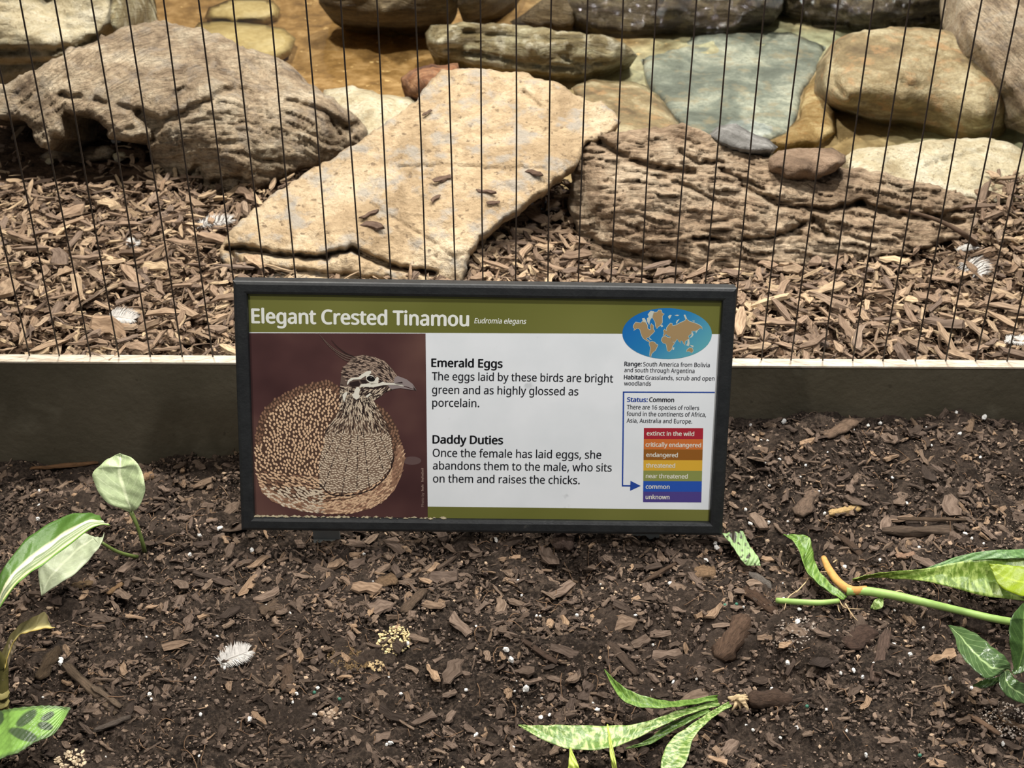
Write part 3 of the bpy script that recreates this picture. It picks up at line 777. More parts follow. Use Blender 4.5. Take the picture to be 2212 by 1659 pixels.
LAY = 0.00012
def flat(name, polys, layer, mats=None, parent=panel, local=False):
    """polys: list of (points, layer, material slot); points in photo pixels of the print (or local metres)"""
    V, F, MI = [], [], []
    for pts, ly, mi in polys:
        L = pts if local else [S(*p) for p in pts]
        b = len(V)
        V += [(p[0], DEEP - LAY * ly, p[1]) for p in L]
        n = len(L)
        if n <= 4:
            tris = [tuple(range(n))]
        else:
            tris = geometry.tessellate_polygon([[Vector((p[0], p[1], 0)) for p in L]])
        for tr in tris:
            P = [L[i] for i in tr]
            ar = sum(P[i][0]*P[(i+1) % len(P)][1]-P[(i+1) % len(P)][0]*P[i][1] for i in range(len(P)))
            tr = tuple(tr) if ar > 0 else tuple(tr)[::-1]
            F.append(tuple(b + i for i in tr)); MI.append(mi)
    o = mesh_np(name, V, F, None, parent=parent, smooth=False)
    for m in mats: o.data.materials.append(m)
    if len(o.data.polygons) == len(MI):
        o.data.polygons.foreach_set('material_index', np.array(MI, dtype=np.int32))
    return o

fl = (x0, S(700, 719.9)[1]), (x1, S(1500, 720.6)[1])
flat('header_band', [([(x0, fl[0][1]), (x1, fl[1][1]), (x1, z1), (x0, z1)], 1, 0)], 1, [M_olive], local=True)
fb = S(1200, 1097.3)[1]
flat('footer_band', [([(x0, z0), (x1, z0), (x1, fb), (x0, fb)], 1, 0)], 1, [M_olive], local=True)

# ---- lettering
def text(name, lines, col, parent=panel, layer=3):
    """lines: (string, x left, x right, baseline y, cap height px, bold, italic) in photo pixels -> one flat mesh"""
    V, F = [], []
    for (s, xl, xr, yb, cap, bold, ital) in lines:
        co, fs = glyphs(s, 0.0, 0.22 if ital else 0.0)
        bw = (0.045 if bold is True else bold) * CAPH
        shifts = [(0, 0)] if bw == 0 else [(-bw, 0), (bw, 0), (0, bw * .6), (0, -bw * .6)]
        pl = S(xl, yb); pr = S(xr, yb + (xr - xl) * 0.0022)
        wx = co[:, 0].max() - co[:, 0].min()
        sx = (pr[0] - pl[0]) / wx
        h = S(xl, yb - cap)[1] - pl[1]
        sy = h / CAPH
        for k, (ox, oz) in enumerate(shifts):
            b = len(V)
            for c in co:
                V.append((pl[0] + (c[0] + ox - co[:, 0].min()) * sx, DEEP - LAY * (layer + .06 * k), pl[1] + (c[1] + oz) * sy))
            for p in fs:
                F.append(tuple(b + i for i in p))
    o = mesh_np(name, V, F, print_mat(name + '_ink', col), parent=parent, smooth=False)
    return o
try:      # Blender's own bundled sans; falls back to the built-in face
    import os
    FONT = bpy.data.fonts.load(os.path.join(bpy.utils.system_resource('DATAFILES', path='fonts'), 'NotoSansHebrew-Regular.woff2'))
except Exception:
    FONT = None
def glyphs(s, offset=0.0, shear=0.0, res=4):
    cu = bpy.data.curves.new('glyphs', 'FONT')
    cu.body = s; cu.size = 1.0; cu.resolution_u = res; cu.offset = offset; cu.shear = shear
    if FONT: cu.font = FONT
    ob = bpy.data.objects.new('glyphs', cu); COL.objects.link(ob)
    me = bpy.data.meshes.new_from_object(ob.evaluated_get(bpy.context.evaluated_depsgraph_get()))
    co = np.array([tuple(v.co) for v in me.vertices]).reshape(-1, 3); fs = [tuple(p.vertices) for p in me.polygons]
    bpy.data.objects.remove(ob); bpy.data.curves.remove(cu); bpy.data.meshes.remove(me)
    return co, fs
CAPH = float(np.ptp(glyphs('E')[0][:, 1]))
W_ = lin(232, 234, 226); K_ = lin(28, 30, 36); KB = lin(14, 15, 20); BL = lin(30, 62, 150)
text('title_text', [('Elegant Crested Tinamou', 544.7, 1012, 697.5, 30.5, 0.05, False)], W_)
text('latin_name_text', [('Eudromia elegans', 1024.6, 1136.8, 698, 11, 0.03, True)], W_)
text('heading_text', [('Emerald Eggs', 932.5, 1085, 792, 17.5, True, False)], KB)
text('body_text', [('The eggs laid by these birds are bright', 933.2, 1324, 820.8, 17, 0.014, False), ('green and as highly glossed as', 933.5, 1249, 849.8, 17, 0.014, False), ('porcelain.', 934, 1035, 878, 17, 0.014, False)], K_)
text('heading_text', [('Daddy Duties', 935, 1086, 957.5, 17.5, True, False)], KB)
text('body_text', [('Once the female has laid eggs, she', 935, 1298.5, 986.3, 17, 0.014, False), ('abandons them to the male, who sits', 935.3, 1321, 1013.7, 17, 0.014, False), ('on them and raises the chicks.', 935.6, 1252, 1041.8, 17, 0.014, False)], K_)
text('range_text', [('Range:', 1349, 1386, 790.3, 9.2, .045, False), ('South America from Bolivia', 1389.4, 1533, 791, 9.2, .012, False), ('and south through Argentina', 1348.6, 1500, 803.6, 9.2, .012, False),
                    ('Habitat:', 1348, 1390.8, 819, 9.2, .045, False), ('Grasslands, scrub and open', 1394, 1543, 820, 9.2, .012, False), ('woodlands', 1348, 1406, 832.3, 9.2, .012, False)], lin(44, 46, 54))
text('status_heading_text', [('Status:', 1354.7, 1398.7, 867.6, 9.6, .045, False)], BL)
text('status_text', [('Common', 1402.5, 1455.7, 867.8, 9.6, .045, False), ('There are 16 species of rollers', 1354, 1510, 883.6, 9.2, .012, False), ('found in the continents of Africa,', 1353.7, 1525, 898, 9.2, .012, False), ('Asia, Australia and Europe.', 1353.5, 1495, 912.8, 9.2, .012, False)], lin(44, 46, 54))

# ---- status scale
rows = [924.3, 948, 970.6, 993.6, 1016.3, 1039, 1061.7, 1084.7]
rcol = [lin(168, 40, 54), lin(204, 112, 52), lin(146, 92, 34), lin(218, 172, 56), lin(138, 146, 80), lin(40, 84, 176), lin(78, 66, 136)]
polys = []
for i in range(7):
    xl0 = 1391 - (rows[i] - 924) * .0125; xl1 = 1391 - (rows[i+1] - 924) * .0125
    xr0 = 1519 - (rows[i] - 924) * .026; xr1 = 1519 - (rows[i+1] - 924) * .026
    polys.append(([(xl0, rows[i]), (xl1, rows[i+1]), (xr1, rows[i+1] + .5), (xr0, rows[i] + .5)], 2, i))
flat('status_scale', polys, 2, [print_mat('scale_colour', c) for c in rcol])
text('scale_text', [('extinct in the wild', 1397, 1499, 940.3, 9, .04, False), ('critically endangered', 1394.6, 1514, 964.5, 9, .04, False), ('endangered', 1396, 1463.6, 986.6, 9, .04, False), ('threatened', 1395.6, 1457.8, 1009.6, 9, .04, False),
                    ('near threatened', 1395, 1485, 1032.4, 9, .04, False), ('common', 1394.9, 1446, 1055.3, 9, .04, False), ('unknown', 1394.6, 1445.7, 1077.6, 9, .04, False)], lin(226, 224, 210), layer=4)
h = 1.5
flat('status_arrow', [([(1345.5, 847-h), (1544, 847.6-h), (1544, 847.6+h), (1345.5, 847+h)], 2, 0), ([(1347-h, 846), (1347+h, 846), (1344.6+h, 1049), (1344.6-h, 1049)], 2, 0),
                      ([(1343.2, 1049.2-h), (1363, 1049.4-h), (1363, 1049.4+h), (1343.2, 1049.2+h)], 2, 0), ([(1362, 1038.5), (1384, 1049.5), (1361, 1060)], 2, 0)], 2, [print_mat('arrow_ink', lin(40, 74, 158))])

# ---- range map
t = NT('map_sea')
v = t.coord()
gx = t.n('ShaderNodeSeparateXYZ'); t.l(v, gx.inputs[0])
mr = t.n('ShaderNodeMapRange'); mr.inputs[1].default_value = S(1360, 690)[0] - S(1360, 690)[1]; mr.inputs[2].default_value = S(1520, 760)[0] - S(1520, 760)[1]
t.l(t.math('SUBTRACT', gx.outputs[0], gx.outputs[2]), mr.inputs[0])
t.base(t.ramp(mr.outputs[0], [(0.0, lin(22, 104, 178)), (0.45, lin(38, 124, 180)), (1.0, lin(98, 172, 180))])); t.rough(0.32, 0.35)
M_sea = t.m
ell = [(1441 + 96.6 * math.cos(a) - 0.0, 720.5 + 55 * math.sin(a) + 0.006 * 96 * math.cos(a)) for a in np.linspace(0, 2*math.pi, 72, endpoint=False)]
def mp(l, ex=0.0):
    P = np.array(l, float)
    if ex:
        n = np.roll(P, -1, 0) - np.roll(P, 1, 0); n = np.stack([n[:, 1], -n[:, 0]], 1); n /= np.linalg.norm(n, axis=1)[:, None] + 1e-9
        ar = np.sum(P[:, 0] * np.roll(P[:, 1], -1) - np.roll(P[:, 0], -1) * P[:, 1])
        P = P + n * ex * (1 if ar > 0 else -1)
    return [(1330 + x / 10.055, 655 + y / 10.055) for x, y in P]
land = [
 [(385,480),(430,410),(545,430),(575,395),(640,410),(690,480),(690,545),(740,580),(765,560),(750,500),(770,440),(820,490),(810,550),(845,605),(800,655),(760,690),(720,735),(690,742),(660,765),(700,800),(740,828),(720,835),(640,790),(600,760),(570,710),(545,640),(530,570),(480,540),(430,560),(385,590),(410,555),(380,520)],
 [(830,200),(900,190),(930,150),(990,150),(1005,210),(1050,230),(1010,280),(1010,420),(960,485),(920,510),(895,550),(870,500),(855,400),(800,310)],
 [(730,850),(790,828),(850,850),(870,880),(918,905),(890,960),(860,1020),(810,1060),(775,1100),(765,1160),(738,1130),(748,1040),(758,960),(728,890)],
 [(1030,722),(1090,712),(1120,740),(1200,752),(1240,850),(1285,850),(1230,930),(1215,1000),(1160,1050),(1122,1030),(1107,940),(1092,880),(1030,860),(992,810),(1002,762)],
 [(1030,698),(1052,640),(1036,600),(1060,562),(1090,592),(1110,600),(1102,540),(1142,480),(1190,432),(1222,440),(1235,490),(1310,472),(1400,422),(1478,390),(1540,345),(1600,392),(1700,422),(1800,462),(1868,512),(1878,565),(1840,530),(1780,578),(1720,600),(1650,600),(1640,660),(1572,708),(1590,760),(1540,800),(1505,822),(1498,910),(1472,870),(1450,812),(1400,810),(1408,862),(1370,820),(1332,770),(1292,835),(1242,838),(1202,760),(1182,720),(1130,700),(1092,662),(1062,698)],
 [(1548,1010),(1600,968),(1660,972),(1684,1030),(1652,1075),(1610,1048),(1562,1038),(1540,1055)]]
isl = [[(575,330),(620,320),(650,370),(690,470),(640,400),(590,390)], [(700,240),(760,165),(830,175),(832,250),(780,310),(740,370),(725,470),(690,400),(680,330),(720,300)], [(975,480),(1010,470),(1025,500),(995,520)], [(1140,290),(1170,255),(1212,255),(1190,300),(1165,345)],
       [(1275,258),(1330,250),(1380,255),(1340,275)], [(1478,250),(1505,245),(1560,370),(1520,350)], [(1310,430),(1330,375),(1385,340),(1340,400),(1325,440)], [(1665,615),(1685,680),(1655,730),(1610,755),(1650,700)], [(1235,965),(1270,955),(1262,1005),(1240,1010)],
       [(1570,760),(1590,770),(1600,880),(1580,930),(1530,910),(1560,870)], [(1610,905),(1690,925),(1680,955),(1640,930)], [(735,1120),(770,1165),(740,1150)], [(1660,375),(1720,385),(1700,400)], [(710,735),(790,800),(740,780)], [(1735,600),(1780,590),(1740,650)]]
pol = [(ell, 3, 0)]
pol += [(mp(l, 9), 4, 1) for l in land] + [(mp(l, 5), 4, 1) for l in isl]
pol += [(mp(l, -2), 5, 2) for l in land]
flat('range_map', pol, 3, [M_sea, print_mat('map_coast', lin(196, 200, 188)), print_mat('map_land', lin(164, 138, 98))])

# ---- printed bird picture
t = NT('photo_backdrop')
v = t.coord()
a = t.noise(v, 9, 3, 0.5)
t.base(t.ramp(a, [(0.3, lin(62, 38, 38)), (0.5, lin(80, 52, 50)), (0.7, lin(104, 74, 66))])); t.rough(0.3, 0.35)
M_bk = t.m
PM = [M_bk] + [print_mat('photo_ink', c) for c in (
    lin(84, 62, 50),      # 1 dark brown between feathers
    lin(226, 190, 154),   # 2 cream fleck
    lin(132, 110, 92),   # 3 chest
    lin(226, 208, 182),   # 4 pale chest fleck
    lin(46, 34, 32),      # 5 near black stroke
    lin(232, 228, 212),   # 6 white stripe
    lin(104, 88, 78),     # 7 head base
    lin(186, 162, 142),   # 8 head streak
    lin(146, 134, 132),   # 9 beak
    lin(170, 132, 106),   # 10 belly rim
    lin(18, 14, 14),      # 11 eye
    lin(142, 108, 86),    # 12 tan fleck dim
    lin(98, 78, 76),   # 13 backdrop blur patch
)]
pic = [([(x0, S(700, 719.9)[1]), (S(919.2, 720)[0], S(919, 720)[1]), (S(923.6, 1119)[0], z0), (x0, z0)], 2, 0)]
pic = [([ (529, 719.5), (919.2, 720.2), (924.2, 1127), (540, 1126)], 2, 0)]
body = [(737,838),(709,820),(679,826),(649,834),(619,848),(593,862),(573,880),(559,907),(552,939),(550,979),(552,1011),(558,1035),(568,1064),(589,1082),(619,1094),(659,1104),(709,1109),(758,1108),(798,1098),(828,1082),(852,1058),(866,1028),(874,989),(868,963),(860,929),(844,899),(824,879),(808,867)]
chest = [(737,836),(737,860),(733,885),(722,905),(705,925),(700,960),(690,1000),(690,1040),(705,1060),(740,1066),(780,1059),(818,1039),(840,1015),(849,989),(846,959),(838,923),(824,893),(815,880),(806,868)]
belly = [(556,1030),(575,1050),(610,1072),(660,1086),(710,1084),(760,1078),(800,1062),(832,1036),(850,1005),(858,960),(870,962),(875,990),(866,1030),(852,1059),(828,1083),(798,1099),(758,1109),(709,1110),(659,1105),(619,1095),(589,1083),(566,1064)]
head = [(735,862),(734,840),(736,821),(738,803),(743,791),(752,784),(762,770),(783,766),(810,771),(831,779),(847,796),(858,811),(852,829),(861,838),(847,842),(833,846),(824,855),(810,863),(806,870),(790,880),(760,880)]
pic += [(body, 3, 1), (belly, 4, 10), (chest, 5, 3), (head, 6, 7)]
R2 = np.random.default_rng(5)
def fleck(x, y, ang, ln, wd, ly, mi):
    c, s = math.cos(ang), math.sin(ang)
    P = []
    for k in range(6):
        a = k * math.pi / 3 + .3
        u = math.cos(a) * ln * (0.8 + .4 * R2.random()); v_ = math.sin(a) * wd * (0.8 + .4 * R2.random())
        P.append((x + u * c - v_ * s, y + u * s + v_ * c))
    pic.append((P, ly, mi))
def scatter(poly, r, n, seedk):
    P = np.array(poly); lo, hi = P.min(0), P.max(0)
    rr = np.random.default_rng(seedk); out = []
    cell = {}
    for _ in range(n):
        x, y = lo + (hi - lo) * rr.random(2)
        if not in_poly(np.array([x]), np.array([y]), poly)[0]: continue
        rad = r(x, y); k = (int(x // 8), int(y // 8)); ok = True
        for i in (-1, 0, 1):
            for j in (-1, 0, 1):
                for (a, b_) in cell.get((k[0]+i, k[1]+j), ()):
                    if (a-x)**2 + (b_-y)**2 < rad*rad: ok = False
        if ok:
            cell.setdefault(k, []).append((x, y)); out.append((x, y))
    return out
for x, y in scatter(body, lambda x, y: 5.5 if y < 1030 else 4.6, 18000, 1):
    if in_poly(np.array([x]), np.array([y]), chest)[0]: continue
    d = seg_dist(np.array([x]), np.array([y]), body, True)[0]
    low = y > 1015 + (x - 560) * .12
    if low:
        ang = math.atan2(.45, 1) if x < 680 else math.atan2(.1 - (x - 690) * .006, 1)
        fleck(x, y, ang + R2.normal() * .15, 5.0, 2.1, 7, (4 if y > 1052 and x < 700 else 2) if R2.random() < .8 else 12)
    else:
        ang = math.pi / 2 + (x - 700) * .0035 + R2.normal() * .35
        dim = (d < 16 and y < 960) or x > 845
        fleck(x, y, ang, 3.5, 2.5, 7, 12 if dim else 2)
# chest: rows of chevrons fanning out from the throat
for x, y in scatter(chest, lambda x, y: 4.0 if y > 920 else 3.6, 16000, 2):
    ang = math.atan2(y - 838, x - 772)
    if y > 935:
        fleck(x, y, ang + math.pi/2 + R2.normal() * .25, 3.1, 1.3, 8, 4)
    else:
        fleck(x, y, ang + R2.normal() * .12, 4.2, 1.0, 8, 4 if R2.random() < .6 else 5)
for k in range(15):
    a = math.radians(42 + k * 8.2 + R2.normal() * 1.5)
    r0 = 82 + 20 * R2.random()
    while r0 < 235:
        ln = 8 + 12 * R2.random()
        xx, yy = 775 + r0 * math.cos(a), 838 + r0 * math.sin(a)
        if in_poly(np.array([xx]), np.array([yy]), chest)[0]:
            fleck(xx, yy, a, ln / 2, .9, 9, 5)
        r0 += ln + 4
arc = spline([(690,1045),(712,1066),(745,1070),(790,1062),(822,1042),(843,1015),(851,985)], 22)
for i in range(len(arc) - 1):
    m = (arc[i] + arc[i+1]) / 2; dd = arc[i+1] - arc[i]
    fleck(m[0], m[1], math.atan2(dd[1], dd[0]), 6.0, 1.6, 9, 5)
for x, y in scatter(belly, lambda x, y: 7, 2500, 6):
    if x > 640: fleck(x, y, .1 - (x - 700) * .006, 6, 1.3, 7, 2 if R2.random() < .5 else 12)
# neck and head streaks
neck = [(735,838),(745,838),(775,850),(806,860),(812,880),(800,905),(770,905),(742,900),(735,870)]
for x, y in scatter(neck, lambda x, y: 3.1, 5000, 3):
    fleck(x, y, math.pi/2 + (760 - x) * .012 + R2.normal() * .12, 5.2, .9, 9, 4 if R2.random() < .55 else 5)
crown = [(740,806),(744,792),(757,781),(765,771),(783,767),(810,772),(830,780),(846,797),(857,811),(850,824),(818,828),(808,806),(790,806),(770,818),(748,822)]
for x, y in scatter(crown, lambda x, y: 3.0, 5000, 4):
    ang = 0.05 if x < 790 else (x - 790) * .016
    fleck(x, y, ang + R2.normal() * .12, 4.6, .95, 9, 8 if R2.random() < .7 else 5)
jaw = [(738,830),(752,836),(782,835),(815,836),(840,836),(846,841),(832,846),(822,855),(808,864),(790,870),(770,862),(745,860),(736,850)]
for x, y in scatter(jaw, lambda x, y: 3.1, 3500, 7):
    fleck(x, y, -.5 + (800 - x) * .012 + R2.normal() * .12, 4.4, .95, 9, 4 if R2.random() < .5 else 5)
q = lambda l: [(720 + a / 11.06, 740 + b / 11.06) for a, b in l]
pic += [(q([(330,960),(360,890),(430,840),(600,820),(700,740),(800,680),(900,665),(910,720),(840,790),(760,800),(650,870),(480,880),(390,930),(340,1010)]), 10, 6),
        (q([(660,990),(900,960),(1060,970),(1180,920),(1240,950),(1450,960),(1650,1000),(1690,1040),(1400,1010),(1200,1010),(960,1060),(700,1050),(620,1060)]), 10, 6),
        (q([(880,950),(1000,880),(1050,800),(1090,850),(1070,970),(900,1000)]), 10, 6), (q([(780,820),(800,780),(930,770),(1010,860),(990,930),(880,960),(800,900)]), 11, 6),
        (q([(510,1130),(560,1060),(620,1060),(640,1130),(610,1220),(640,1290),(560,1360),(480,1310),(450,1230),(500,1200)]), 10, 6), (q([(220,1240),(300,1170),(345,1180),(300,1300),(260,1420),(235,1350)]), 10, 6),
        (q([(770,1280),(880,1200),(900,1220),(820,1310)]), 10, 6), (q([(640,890),(760,880),(830,960),(780,980),(690,960)]), 11, 5), (q([(400,950),(600,900),(650,990),(600,1040),(450,1040),(380,1010)]), 9, 5),
        (q([(740,1060),(960,1070),(1200,1020),(1300,1010),(1200,1060),(960,1110),(780,1100)]), 10, 5),
        (q([(1470,830),(1540,790),(1750,870),(1900,985),(1990,1135),(1930,1110),(1760,1045),(1500,990),(1440,960)]), 10, 9), (q([(1300,1000),(1500,1000),(1700,1050),(1880,1105),(1960,1130),(1800,1110),(1600,1080),(1400,1110),(1330,1060)]), 10, 9),
        (q([(1880,1000),(1990,1140),(1920,1110),(1920,1060)]), 11, 5), (q([(1480,960),(1640,930),(1670,965),(1600,970)]), 11, 5), (q([(1080,970),(1120,880),(1200,920)]), 11, 5)]
eye = [(720 + (900 + 100 * math.cos(a)) / 11.06, 740 + (858 + 66 * math.sin(a) + 12 * math.cos(a)) / 11.06) for a in np.linspace(0, 2*math.pi, 20, endpoint=False)]
pic += [(eye, 12, 11), ([(801, 814), (803, 813), (803, 815), (801, 816)], 13, 9)]
# crest feathers
for l in ([(766,772),(745,766),(725,755),(707,740),(690,722)], [(768,777),(748,772),(730,762),(712,748),(698,732)], [(770,781),(752,779),(738,772),(724,762)], [(764,770),(748,763),(728,748),(716,734)]):
    P = spline(l, 12); ww = np.linspace(1.3, .35, 12)
    nrm = np.gradient(P, axis=0); nrm = np.stack([-nrm[:, 1], nrm[:, 0]], 1); nrm /= np.linalg.norm(nrm, axis=1)[:, None]
    pic.append(([tuple(p) for p in P + nrm * ww[:, None]] + [tuple(p) for p in (P - nrm * ww[:, None])[::-1]], 9, 7 if l[0][0] != 764 else 5))
for (cx, cy, rx, ry) in ((890, 995, 20, 9), (600, 745, 0, 0)):
    if rx: pic.append(([(cx + rx * math.cos(a), cy + ry * math.sin(a)) for a in np.linspace(0, 2*math.pi, 24, endpoint=False)], 2.5, 13))
flat('bird_photo', pic, 2, PM)
# photographer's credit running up the picture's edge (letters too small to read with certainty)
def vtext():
    co, fs = glyphs('Photo by', res=2)
    a = S(915.5, 1094.5); b_ = S(915.2, 1064)
    xs = co[:, 0]; L = max(xs) - min(xs)
    sc = (b_[1] - a[1]) / L; cw = (S(915, 1050)[0] - S(909.8, 1050)[0]) / CAPH
    V = [(a[0] - v_[1] * cw, DEEP - LAY * 4, a[1] + (v_[0] - min(xs)) * sc) for v_ in co]
    F = list(fs)
    yy = 1060.5
    for wl in (17, 32):            # the rest is too small to read: bare letter strokes
        for k in range(int(wl / 3)):
            y0_ = yy - k * 3.0; l_ = 911.2 - (k % 3 == 0) * 1.4
            q_ = [S(l_, y0_), S(914.9 + (k % 4 == 2), y0_), S(914.9, y0_ - 1.9), S(l_ + .4, y0_ - 1.9)]
            b = len(V); V += [(p_[0], DEEP - LAY * 4, p_[1]) for p_ in q_]; F.append((b, b+1, b+2, b+3))
        yy -= wl + 3.2
    mesh_np('credit_text', V, F, print_mat('credit_ink', lin(150, 126, 116)), parent=panel, smooth=False)
vtext()

# stakes and dried dirt on the bottom rail
M_stake = plain('stake_metal', lin(150, 156, 156), 0.45, 0.5, .2)
for px in (700, 1400):
    lx = S(px, 1140)[0]
    a = SR @ np.array([lx, 0.026, 0.16]) + SO; b = SR @ np.array([lx, 0.026, -0.002]) + SO
    c = np.array([b[0], b[1] - 0.004, b[2] - 0.12])
    V = []
    for p in (a, b, c):
        for dx, dy in ((-.017, 0), (.017, 0), (.017, .003), (-.017, .003)): V.append((p[0] + dx, p[1] + dy, p[2]))
    F = [(0,1,5,4),(1,2,6,5),(2,3,7,6),(3,0,4,7),(4,5,9,8),(5,6,10,9),(6,7,11,10),(7,4,8,11),(3,2,1,0),(8,9,10,11)]
    o = mesh_np('stake', (np.array(V) - SO) @ SR, F, M_stake, parent=sign, smooth=False)
# dirt caught on the ledge of the bottom rail
M_dirt = plain('dried_dirt', lin(176, 164, 136), 0.9, 0.1, .5, 300)
V, F = [], []
for i in range(170):
    px = 545 + 420 * R2.random() ** 2.2
    x, z = S(px, 1124)
    z = RAIL + 0.0006; r = 0.0005 + 0.0016 * R2.random() ** 2
    y = 0.003 + 0.005 * R2.random(); b = len(V)
    for dx, dy, dz in ((r*2, 0, 0), (-r*2, 0, 0), (0, r, 0), (0, -r, 0), (0, 0, r), (0, 0, -r)):
        V.append((x + dx, y + dy, z + dz))
    F += [(b+i_, b+j, b+k) for i_, j, k in ((0,2,4),(2,1,4),(1,3,4),(3,0,4),(2,0,5),(1,2,5),(3,1,5),(0,3,5))]
o = mesh_np('dried_dirt', V, F, M_dirt, parent=sign, smooth=False); o['kind'] = 'stuff'

# ------------------------------------------------------------------ plants
def soil_low(x, y):
    return soil_h(x, y)
def at_h(px, py, h):
    """point seen at (px,py) that is h above the soil right under it"""
    z = -.06 + h
    for _ in range(10):
        p = at_z(px, py, z)
        z = .4 * z + .6 * (float(soil_h(p[0], p[1])) + h + .004)
    return at_z(px, py, z)
def leaf_mat(name, c, style, c2=None, rough=0.42):
    t = NT(name)
    uv = t.n('ShaderNodeUVMap').outputs[0]
    sp = t.n('ShaderNodeSeparateXYZ'); t.l(uv, sp.inputs[0])
    u, v = sp.outputs[0], sp.outputs[1]
    obj = t.coord()
    n1 = t.noise(obj, 60, 4, 0.6)
    d = tuple(x * 0.72 for x in c[:3]) + (1,)
    base = t.ramp(n1, [(0.35, d), (0.65, c)])
    if style == 'bands':        # pale wavy cross bands
        mp = t.n('ShaderNodeMapping'); mp.inputs['Scale'].default_value = (2.5, 42, 1); t.l(uv, mp.inputs[0])
        b = t.noise(mp.outputs[0], 1.0, 3, 0.6, 0.3)
        base = t.mix(t.ramp(b, [(0.45, (0, 0, 0, 1)), (0.58, (0.8, 0.8, 0.8, 1))]), base, c2)
    elif style == 'stripes':    # lengthwise cream stripes
        r = t.ramp(u, [(0.0, lin(62, 96, 34)), (0.38, lin(84, 116, 52)), (0.44, lin(236, 230, 190)), (0.52, lin(240, 236, 204)), (0.55, lin(128, 140, 112)), (0.62, lin(136, 146, 120)), (0.645, lin(200, 204, 170)), (0.67, lin(122, 136, 108)), (0.74, lin(190, 196, 160)), (0.77, lin(126, 140, 106)), (0.83, lin(140, 156, 110)), (0.86, lin(240, 236, 178)), (0.92, lin(236, 234, 170)), (0.95, lin(110, 150, 60)), (1.0, lin(84, 130, 44))])
        base = t.mix(0.85, base, r)
    elif style == 'veins':      # pale midrib and side veins
        a = t.math('ABSOLUTE', t.math('SUBTRACT', u, 0.5))
        mid = t.ramp(a, [(0.015, (1, 1, 1, 1)), (0.05, (0, 0, 0, 1))])
        s = t.math('SINE', t.math('ADD', t.math('MULTIPLY', v, 52.0), t.math('MULTIPLY', a, -34.0)))
        side = t.ramp(s, [(0.86, (0, 0, 0, 1)), (1.0, (0.35, 0.35, 0.35, 1))])
        base = t.mix(t.math('MAXIMUM', mid, side), base, c2)
    elif style == 'pattern':    # markings carried on the leaf itself
        at = t.n('ShaderNodeAttribute'); at.attribute_name = 'marking'
        base = t.mix(at.outputs['Fac'], base, c2)
    elif style == 'edges':
        r = t.ramp(u, [(0.0, lin(104, 94, 54)), (0.5, lin(112, 106, 66)), (0.7, lin(150, 140, 90)), (0.85, lin(224, 212, 148)), (1.0, lin(206, 178, 84))])
        base = t.mix(0.8, base, r)
    t.base(base); t.rough(rough, 0.4)
    t.b.inputs['Subsurface Weight'].default_value = 0.0
    t.bump(t.noise(obj, 140, 3), 0.0008)
    return t.m

def leaf(name, Le, Re, hs, mat, parent=None, dh=0.0, fold=0.0, n=40, m=12, mark=None, thick=0.0006, curl=0.0):
    """blade between two traced edges; hs: height over the soil level along its length, dh: right edge higher than left"""
    A = spline([(x, y) for x, y in Le], n); B = spline([(x, y) for x, y in Re], n)
    hv = np.interp(np.linspace(0, 1, n), np.linspace(0, 1, len(hs)), hs)
    PA = np.array([at_h(a[0], a[1], h - dh / 2) for a, h in zip(A, hv)])
    PB = np.array([at_h(b[0], b[1], h + dh / 2) for b, h in zip(B, hv)])
    V, UV, MK = [], [], []
    tg = np.gradient((PA + PB) / 2, axis=0)
    for i in range(n):
        nr = np.cross(PB[i] - PA[i], tg[i]); L = np.linalg.norm(nr); nr = nr / L if L > 1e-12 else np.array([0, 0, 1.])
        if nr @ (CAM - PA[i]) < 0: nr = -nr
        wd = np.linalg.norm(PB[i] - PA[i])
        for j in range(m):
            u = j / (m - 1)
            p = PA[i] + (PB[i] - PA[i]) * u - nr * wd * fold * (1 - abs(2 * u - 1)) + nr * wd * curl * (1 - (2 * u - 1) ** 2)
            V.append(p + nr * 0.0006 * math.sin(i * .9 + j)); UV.append((u, i / (n - 1)))
            if mark: MK.append(mark(*(A[i] + (B[i] - A[i]) * u)))
    F = [(i*m+j, i*m+j+1, (i+1)*m+j+1, (i+1)*m+j) for i in range(n-1) for j in range(m-1)]
    o = mesh_np(name, V, [np.array(F)], mat, uv=np.array(UV))
    if mark:
        at = o.data.attributes.new('marking', 'FLOAT', 'POINT'); at.data.foreach_set('value', np.array(MK, dtype=np.float32))
    s = o.modifiers.new('thickness', 'SOLIDIFY'); s.thickness = thick; s.offset = 0
    if parent: rebase(o, parent)
    return o

def stalk(name, pts, r, mat, parent=None, n=16, seg=8):
    P = spline([at_h(x, y, h) for x, y, h in pts], n)
    rr = np.interp(np.linspace(0, 1, n), np.linspace(0, 1, len(r)), r)
    V, F = tube(P, rr, seg)
    o = mesh_np(name, V, F, mat)
    if parent: rebase(o, parent)
    return o

def foot(px, py):
    p = soil_at(px, py); return (p[0], p[1], p[2])

